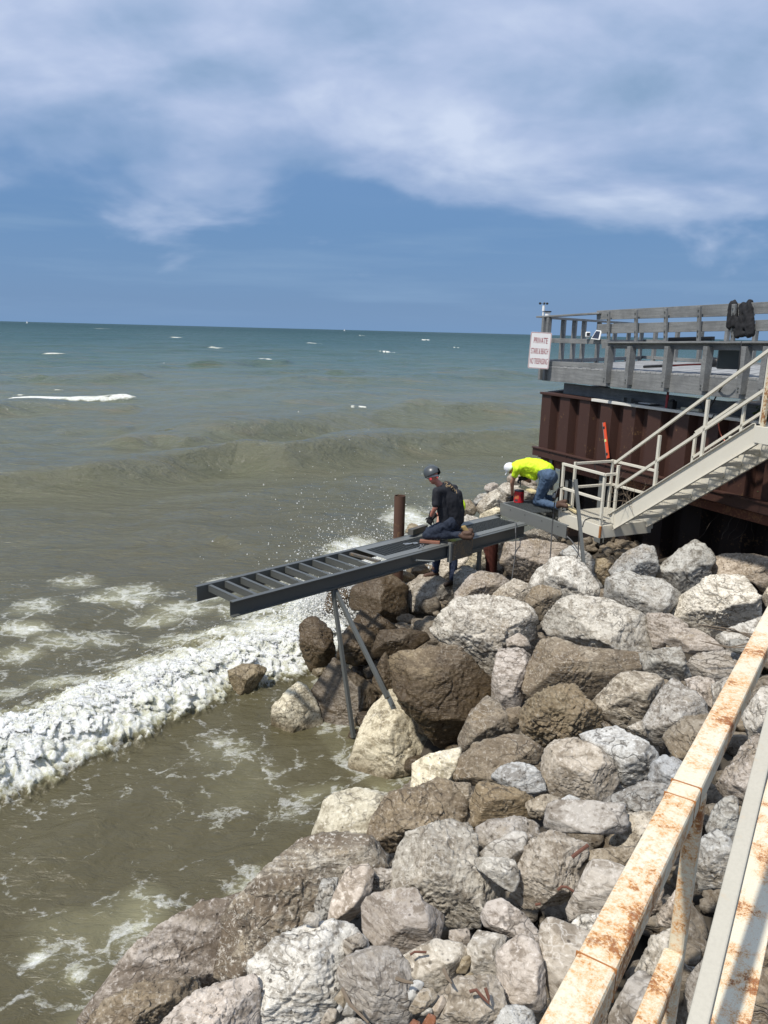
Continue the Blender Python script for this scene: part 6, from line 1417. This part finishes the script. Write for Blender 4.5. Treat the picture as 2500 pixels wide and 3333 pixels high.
def boot_segs(ank, toe, up=(0, 0, 1)):
    ank = np.asarray(ank); toe = np.asarray(toe); d = unit(toe-ank); up = unit(np.asarray(up)-d*np.dot(up, d)); heel = ank-d*.05-up*.05
    return [(ank+up*.08, .056, ank, .052), (ank, .05, heel+d*.02, .042), (heel+d*.02, .040, toe-up*.012, .038), (ank+d*.03-up*.01, .046, toe, .038)]
# --- the kneeling welder
g = empty('person', aty(1450, 1750, 12.5), 'kneeling person with raised grey welding helmet, black T-shirt and jeans sitting back on their heels', 'person')
hipL, hipR = J(1462, 1704, 12.42), J(1480, 1700, 12.72); knL, knR = J(1390, 1741, 12.48), J(1398, 1729, 12.84)
anL, anR = J(1497, 1741, 12.34), J(1502, 1734, 12.62); toL, toR = J(1522, 1752, 12.30), J(1526, 1744, 12.58)
pel = (hipL+hipR)/2; ch = J(1462, 1628, 12.52); uc = J(1448, 1597, 12.5); nk = J(1424, 1571, 12.48); hd = J(1409, 1553, 12.46)
shL, shR = J(1421, 1600, 12.34), J(1476, 1592, 12.72); elL, elR = J(1417, 1652, 12.30), J(1455, 1650, 12.92); wrL, wrR = J(1401, 1682, 12.40), J(1408, 1686, 12.74)
hl = wrL+unit(V(-.25, .1, -1))*.05
face = unit(V(-.55, .62, -.55)); upv = unit(V(-.45, .35, .9))
S = head_segs(hd, face, upv)+[(hd-V(0, 0, .02), .062, nk, .055), (nk, .058, uc, .07), (uc, .09, ch, .10), (ch, .10, pel, .10), (uc, .07, shL, .055), (uc, .08, shR, .055), (shL, .05, elL, .042), (elL, .043, wrL, .03), (shR, .05, elR, .042), (elR, .043, wrR, .03),
     (pel, .12, hipL, .09), (pel, .12, hipR, .09), (hipL, .08, knL, .06), (hipR, .08, knR, .06), (knL, .055, anL, .04), (knR, .055, anR, .04), (anL, .035, toL, .03), (anR, .035, toR, .03)]
cloth_lump('body', S, m_skin, g, .012, 0)
S = [(J(1446, 1594, 12.5), .10, ch, .150), (ch, .150, J(1470, 1668, 12.55), .158), (J(1470, 1668, 12.55), .158, J(1474, 1695, 12.56), .155), (J(1440, 1588, 12.5), .09, J(1456, 1588, 12.52), .10), (uc, .10, shL, .072), (uc, .11, shR, .078), (shL, .072, lerp(shL, elL, .78), .068), (shR, .085, lerp(shR, elR, .8), .068),
     (J(1486, 1610, 12.6), .10, J(1492, 1665, 12.62), .105), (J(1492, 1665, 12.62), .11, J(1492, 1692, 12.6), .10), (J(1432, 1610, 12.42), .09, J(1446, 1690, 12.44), .10)]
shirt = cloth_lump('shirt', S, m_navy, g, .012, .010, .9, smooth=16)
S = [(pel, .155, pel-V(0, 0, .06), .15), (hipL, .125, lerp(hipL, knL, .6), .095), (lerp(hipL, knL, .6), .095, knL, .078), (hipR, .125, knR, .08), (knL, .078, lerp(knL, anL, .5), .072), (lerp(knL, anL, .5), .072, anL, .058), (knR, .075, anR, .058), (hipL, .12, hipR, .12), (lerp(hipL, knL, .2)+V(0, 0, -.03), .10, lerp(anL, knL, .3), .07)]
cloth_lump('jeans', S, m_denim, g, .013, .012, 1.5)
for a, b_ in ((anL, toL), (anR, toR)):
    cloth_lump('boot', [(a, .055, lerp(a, b_, .5), .056), (lerp(a, b_, .5), .055, b_+V(.05, 0, .02), .05), (lerp(a, b_, .6)+V(0, 0, .06), .05, b_+V(.03, 0, .09), .045)], m_boot, g, .011, .004)
cloth_lump('sole', [(J(1506, 1716, 12.46), .030, J(1524, 1738, 12.44), .030), (J(1512, 1715, 12.46), .03, J(1530, 1741, 12.44), .028)], m_sole, g, .009, .003)
cloth_lump('glove', hand_segs(wrL, hl-wrL, V(.3, .9, 0), 1.2, 1.1)+[(wrL-unit(hl-wrL)*.07, .040, wrL, .036)], m_glove, g, .006, 0, smooth=1)
cloth_lump('glove', hand_segs(wrR, V(-.5, -.4, -.8), V(.2, -.9, 0), 1.2, 1.1)+[(wrR-V(-.5, -.4, -.8)*.07, .040, wrR, .036)], m_glove, g, .006, 0, smooth=1)
# raised helmet: a shell over brow and crown, headband with red knobs at the back
def shell(c, fwd, up, rx, ry, rz, th0, th1, name, mat, par, thick=.006):
    """part of an ellipsoid: th0..th1 measured from the pole 'up' toward fwd"""
    side = np.cross(up, fwd); vs = []; n, m_ = 14, 22
    for i in range(n+1):
        for j in range(m_+1):
            ph = (j/m_-.5)*math.pi*1.18; tt = th0+(th1-th0)*i/n
            d = up*math.cos(tt)*rz+(fwd*math.cos(ph)*rx+side*math.sin(ph)*ry)*math.sin(tt)
            vs.append(c+d)
    mb = MB(); mb.add(vs, [(i*(m_+1)+j, i*(m_+1)+j+1, (i+1)*(m_+1)+j+1, (i+1)*(m_+1)+j) for i in range(n) for j in range(m_)])
    o = mb.build(name, mat, par, smooth=True); s_ = o.modifiers.new('t', 'SOLIDIFY'); s_.thickness = thick; return o
hf = unit(V(-.35, .35, .85)); hu = unit(V(.72, -.25, .62)); hu = unit(hu-hf*np.dot(hu, hf))
hc = hd+V(-.02, .01, .045)
shell(hc, hf, hu, .150, .135, .155, math.radians(18), math.radians(125), 'welding_helmet', m_hood, g)
shell(hc, -hf*.0+hf, unit(hu), .146, .131, .150, math.radians(20), math.radians(120), 'helmet_lining', m_black, g, .004)
ringu = unit(V(-.2, .3, .95)); rs_ = unit(np.cross(ringu, V(0, -1, 0))); rf = np.cross(rs_, ringu)
ring = [hd+ringu*.005+rs_*.100*math.cos(a_)+rf*.100*math.sin(a_) for a_ in np.linspace(0, 2*math.pi, 33)]
mb = MB(); mb.tube(ring, .016, 6, False); mb.build('headband', m_band, g, smooth=True)
kb_ = hd-V(.00, .10, .01); mb = MB(); mb.tube([J(1402, 1559, 12.335), J(1402, 1559, 12.31)], .020, 14); mb.build('adjusting_knob', m_knob, g, smooth=True)
mb = MB(); mb.tube([J(1424, 1554, 12.37), J(1424, 1554, 12.345)], .013, 14); mb.build('pivot_knob', m_knob, g, smooth=True)
# lettering on the shoulders: an unreadable tan script
bpy.context.view_layer.update()
bt = BVHTree.FromPolygons([tuple(np.array(v.co)+np.array(g.location)) for v in shirt.data.vertices], [tuple(p.vertices) for p in shirt.data.polygons])
def draw_on(pxs, r, name, mat, par):
    P_ = []
    for u, v in pxs:
        h = bt.ray_cast(Vector(EYE), Vector(ray(u, v)).normalized())
        if h[0] is not None: P_.append(np.array(h[0])+np.array(h[1])*.002)
    if len(P_) > 1: mb = MB(); mb.tube(P_, r, 5); mb.build(name, mat, par)
for pxs in ([(1447, 1573), (1452, 1570), (1457, 1574), (1452, 1578), (1458, 1582), (1464, 1580)], [(1461, 1585), (1466, 1578), (1470, 1588)], [(1468, 1588), (1473, 1583), (1477, 1592)], [(1472, 1594), (1478, 1590), (1481, 1599)], [(1478, 1600), (1484, 1594), (1487, 1606)], [(1450, 1581), (1456, 1586)]):
    draw_on(pxs, .0075, 'print', m_print, g)

# --- the bent worker in hi-vis
g = empty('person', aty(1760, 1640, 14.6), 'person in hi-vis yellow T-shirt, white cap and blue jeans bent on hands and knees', 'person')
hip1, hip2 = J(1786, 1549, 14.45), J(1778, 1553, 14.80); kn1 = J(1748, 1631, 14.70); kn2 = J(1762, 1622, 15.05); an1 = J(1812, 1648, 14.30); an2 = J(1800, 1622, 14.75)
to1, to2 = J(1834, 1640, 14.15), J(1822, 1600, 14.62); sh1, sh2 = J(1684, 1525, 14.75), J(1690, 1527, 15.12); c1_ = J(1700, 1521, 14.93); c2_ = J(1745, 1527, 14.8); pel = J(1783, 1546, 14.62)
hd = J(1664, 1524, 14.95); el1 = J(1667, 1570, 14.9); wr1 = J(1667, 1612, 15.1); el2 = J(1724, 1566, 15.15); wr2 = J(1704, 1559, 15.02)
face = unit(V(-.45, .1, -.9)); upv = unit(V(-.9, .1, .35))
S = head_segs(hd, face, upv)+[(hd, .065, lerp(hd, c1_, .5), .062), (lerp(hd, c1_, .5), .06, c1_, .08), (c1_, .09, c2_, .10), (c2_, .10, pel, .10), (c1_, .07, sh1, .055), (c1_, .08, sh2, .06), (sh1, .052, el1, .043), (el1, .043, wr1, .031), (sh2, .052, el2, .043), (el2, .043, wr2, .031),
     (pel, .12, hip1, .09), (pel, .12, hip2, .09), (hip1, .09, kn1, .06), (hip2, .09, kn2, .06), (kn1, .055, an1, .04), (kn2, .055, an2, .04), (an1, .035, to1, .03), (an2, .035, to2, .03)]
cloth_lump('body', S, m_skin2, g, .012, 0)
S = [(J(1690, 1519, 14.9), .125, J(1720, 1515, 14.88), .155), (J(1720, 1515, 14.88), .155, J(1752, 1520, 14.8), .165), (J(1752, 1520, 14.8), .165, J(1778, 1530, 14.66), .150), (c1_, .11, sh1, .088), (c1_, .11, sh2, .085), (sh1, .085, lerp(sh1, el1, .42), .072), (sh2, .08, lerp(sh2, el2, .5), .068), (J(1712, 1534, 14.9), .11, J(1735, 1548, 14.84), .085), (J(1735, 1548, 14.84), .08, J(1742, 1556, 14.84), .05), (J(1676, 1517, 14.9), .08, J(1690, 1512, 14.9), .09)]
cloth_lump('shirt', S, m_hivis, g, .012, .016, 1.0, smooth=9)
S = [(J(1735, 1560, 14.85), .035, J(1700, 1556, 14.95), .03)]
S = [(J(1775, 1542, 14.64), .155, J(1788, 1553, 14.62), .165), (hip1, .14, lerp(hip1, kn1, .5), .105), (lerp(hip1, kn1, .5), .105, kn1, .082), (hip2, .135, kn2, .085), (hip1, .13, hip2, .13), (kn1, .082, lerp(kn1, an1, .6), .07), (lerp(kn1, an1, .6), .07, an1, .058), (kn2, .08, an2, .058), (J(1792, 1560, 14.6), .11, J(1780, 1580, 14.6), .09)]
cloth_lump('jeans', S, m_denim2, g, .013, .014, 1.4)
for a, b_ in ((an1, to1), (an2, to2)):
    cloth_lump('boot', [(a, .052, lerp(a, b_, .6), .052), (a+unit(b_-a)*.05+V(0, 0, .05), .045, b_+V(.03, 0, .05), .042), (lerp(a, b_, .7), .05, b_+V(.04, -.05, -.03), .045)], m_boot, g, .011, .004)
cloth_lump('sock', [(lerp(an2, to2, .15)+V(.0, -.02, .03), .052, lerp(an2, to2, .35)+V(0, -.02, .03), .052)], m_sock, g, .009, 0)
shell(hd+upv*.02, face, upv, .108, .105, .125, 0, math.radians(95), 'cap', m_cap, g, .004); shell(hd+upv*.02, -face, upv, .108, .105, .125, 0, math.radians(100), 'cap', m_cap, g, .004)
mb = MB(); pk = [hd+upv*.03+face*.10+np.cross(upv, face)*x for x in (-.07, 0, .07)]; mb.add(pk+[pk[0]+face*.05+upv*.0, pk[1]+face*.075, pk[2]+face*.05]+[q+upv*.006 for q in pk]+[pk[0]+face*.05+upv*.006, pk[1]+face*.075+upv*.006, pk[2]+face*.05+upv*.006], [(0, 1, 4, 3), (1, 2, 5, 4), (6, 9, 10, 7), (7, 10, 11, 8), (3, 4, 10, 9), (4, 5, 11, 10)]); mb.build('cap_peak', m_cap, g)
cloth_lump('hair', [(hd-upv*.02-face*.05, .062, hd-upv*.05-face*.035, .055)], m_hair, g, .009, .004)
cloth_lump('glove', hand_segs(wr1, V(-.05, .1, -1), V(-.3, 1, 0), .4, 1.1)+[(wr1+V(0, 0, .03), .036, wr1, .034)], m_glove, g, .006, 0, smooth=1)
cloth_lump('glove', hand_segs(wr2, V(-.9, 0, -.3), V(-.1, .1, -1), 1.5, 1.15)+[(wr2+V(.06, 0, .02), .038, wr2, .036)], m_glove, g, .006, 0, smooth=1)
tl = empty('power_drill', wr2+V(-.03, 0, -.10), 'dark hand tool held under the chest of the bent worker', 'hand tool')
mb = MB(); mb.tube([wr2+V(-.10, 0, .02), wr2+V(-.02, 0, .02)], [.03, .032], 10); mb.build('motor', m_black, tl, smooth=True); mb = MB(); mb.tube([wr2+V(-.06, 0, .0), wr2+V(-.05, 0, -.15)], .012, 8); mb.build('bit', m_steel_light, tl, smooth=True)

# --- the man standing on the rocks behind the walkway
g = empty('person', aty(1430, 1890, 13.4), 'standing person behind the walkway, only dark jeans, boots and a strip of yellow vest showing', 'person')
f1, f2 = J(1417, 1864, 13.45), J(1474, 1890, 13.35); h1, h2 = J(1440, 1722, 13.62), J(1474, 1720, 13.62); k1, k2 = J(1424, 1798, 13.55), J(1477, 1805, 13.5); pel = (h1+h2)/2; ch = J(1470, 1640, 13.65); hd = J(1452, 1590, 13.6)
s1, s2 = J(1442, 1630, 13.6), J(1488, 1630, 13.6); e1, e2 = J(1432, 1672, 13.5), J(1492, 1680, 13.5); w1, w2 = J(1425, 1700, 13.3), J(1480, 1706, 13.35)
S = head_segs(hd, V(-.8, -.2, -.4), V(-.2, 0, 1))+[(hd, .062, J(1460, 1608, 13.62), .06), (J(1460, 1608, 13.62), .07, ch, .13), (ch, .13, pel, .13), (ch, .09, s1, .06), (ch, .09, s2, .06), (s1, .05, e1, .042), (e1, .042, w1, .03), (s2, .05, e2, .042), (e2, .042, w2, .03), (h1, .08, k1, .055), (h2, .08, k2, .055), (k1, .05, f1, .038), (k2, .05, f2, .038)]
S += hand_segs(w1, V(-.3, -.3, -.8), V(.3, 0, 0), .8)+hand_segs(w2, V(-.3, -.3, -.8), V(-.3, 0, 0), .8)
cloth_lump('body', S, m_skin2, g, .011, 0)
cloth_lump('shirt', [(J(1474, 1622, 13.62), .13, J(1489, 1648, 13.64), .155), (J(1489, 1648, 13.64), .155, J(1474, 1705, 13.62), .15), (s1, .08, lerp(s1, e1, .6), .065), (s2, .085, lerp(s2, e2, .7), .07), (ch, .12, s1, .085), (ch, .12, s2, .09)], m_hivis, g, .013, .014)
cloth_lump('jeans', [(pel, .15, pel-V(0, 0, .1), .14), (h1, .105, k1, .078), (k1, .076, f1+V(0, 0, .05), .068), (h2, .105, k2, .082), (k2, .08, f2+V(0, 0, .05), .070)], m_denim3, g, .013, .012, 1.3)
a = cloth_lump('boot', boot_segs(f1, J(1384, 1874, 13.38)), m_boot, g, .010, .004); cloth_lump('boot', boot_segs(f2, J(1450, 1902, 13.15)), m_bootd, g, .010, .004)
cloth_lump('hair', [(hd+V(.02, 0, .05), .085, hd+V(0, 0, .055), .085)], m_hair, g, .01, .003)
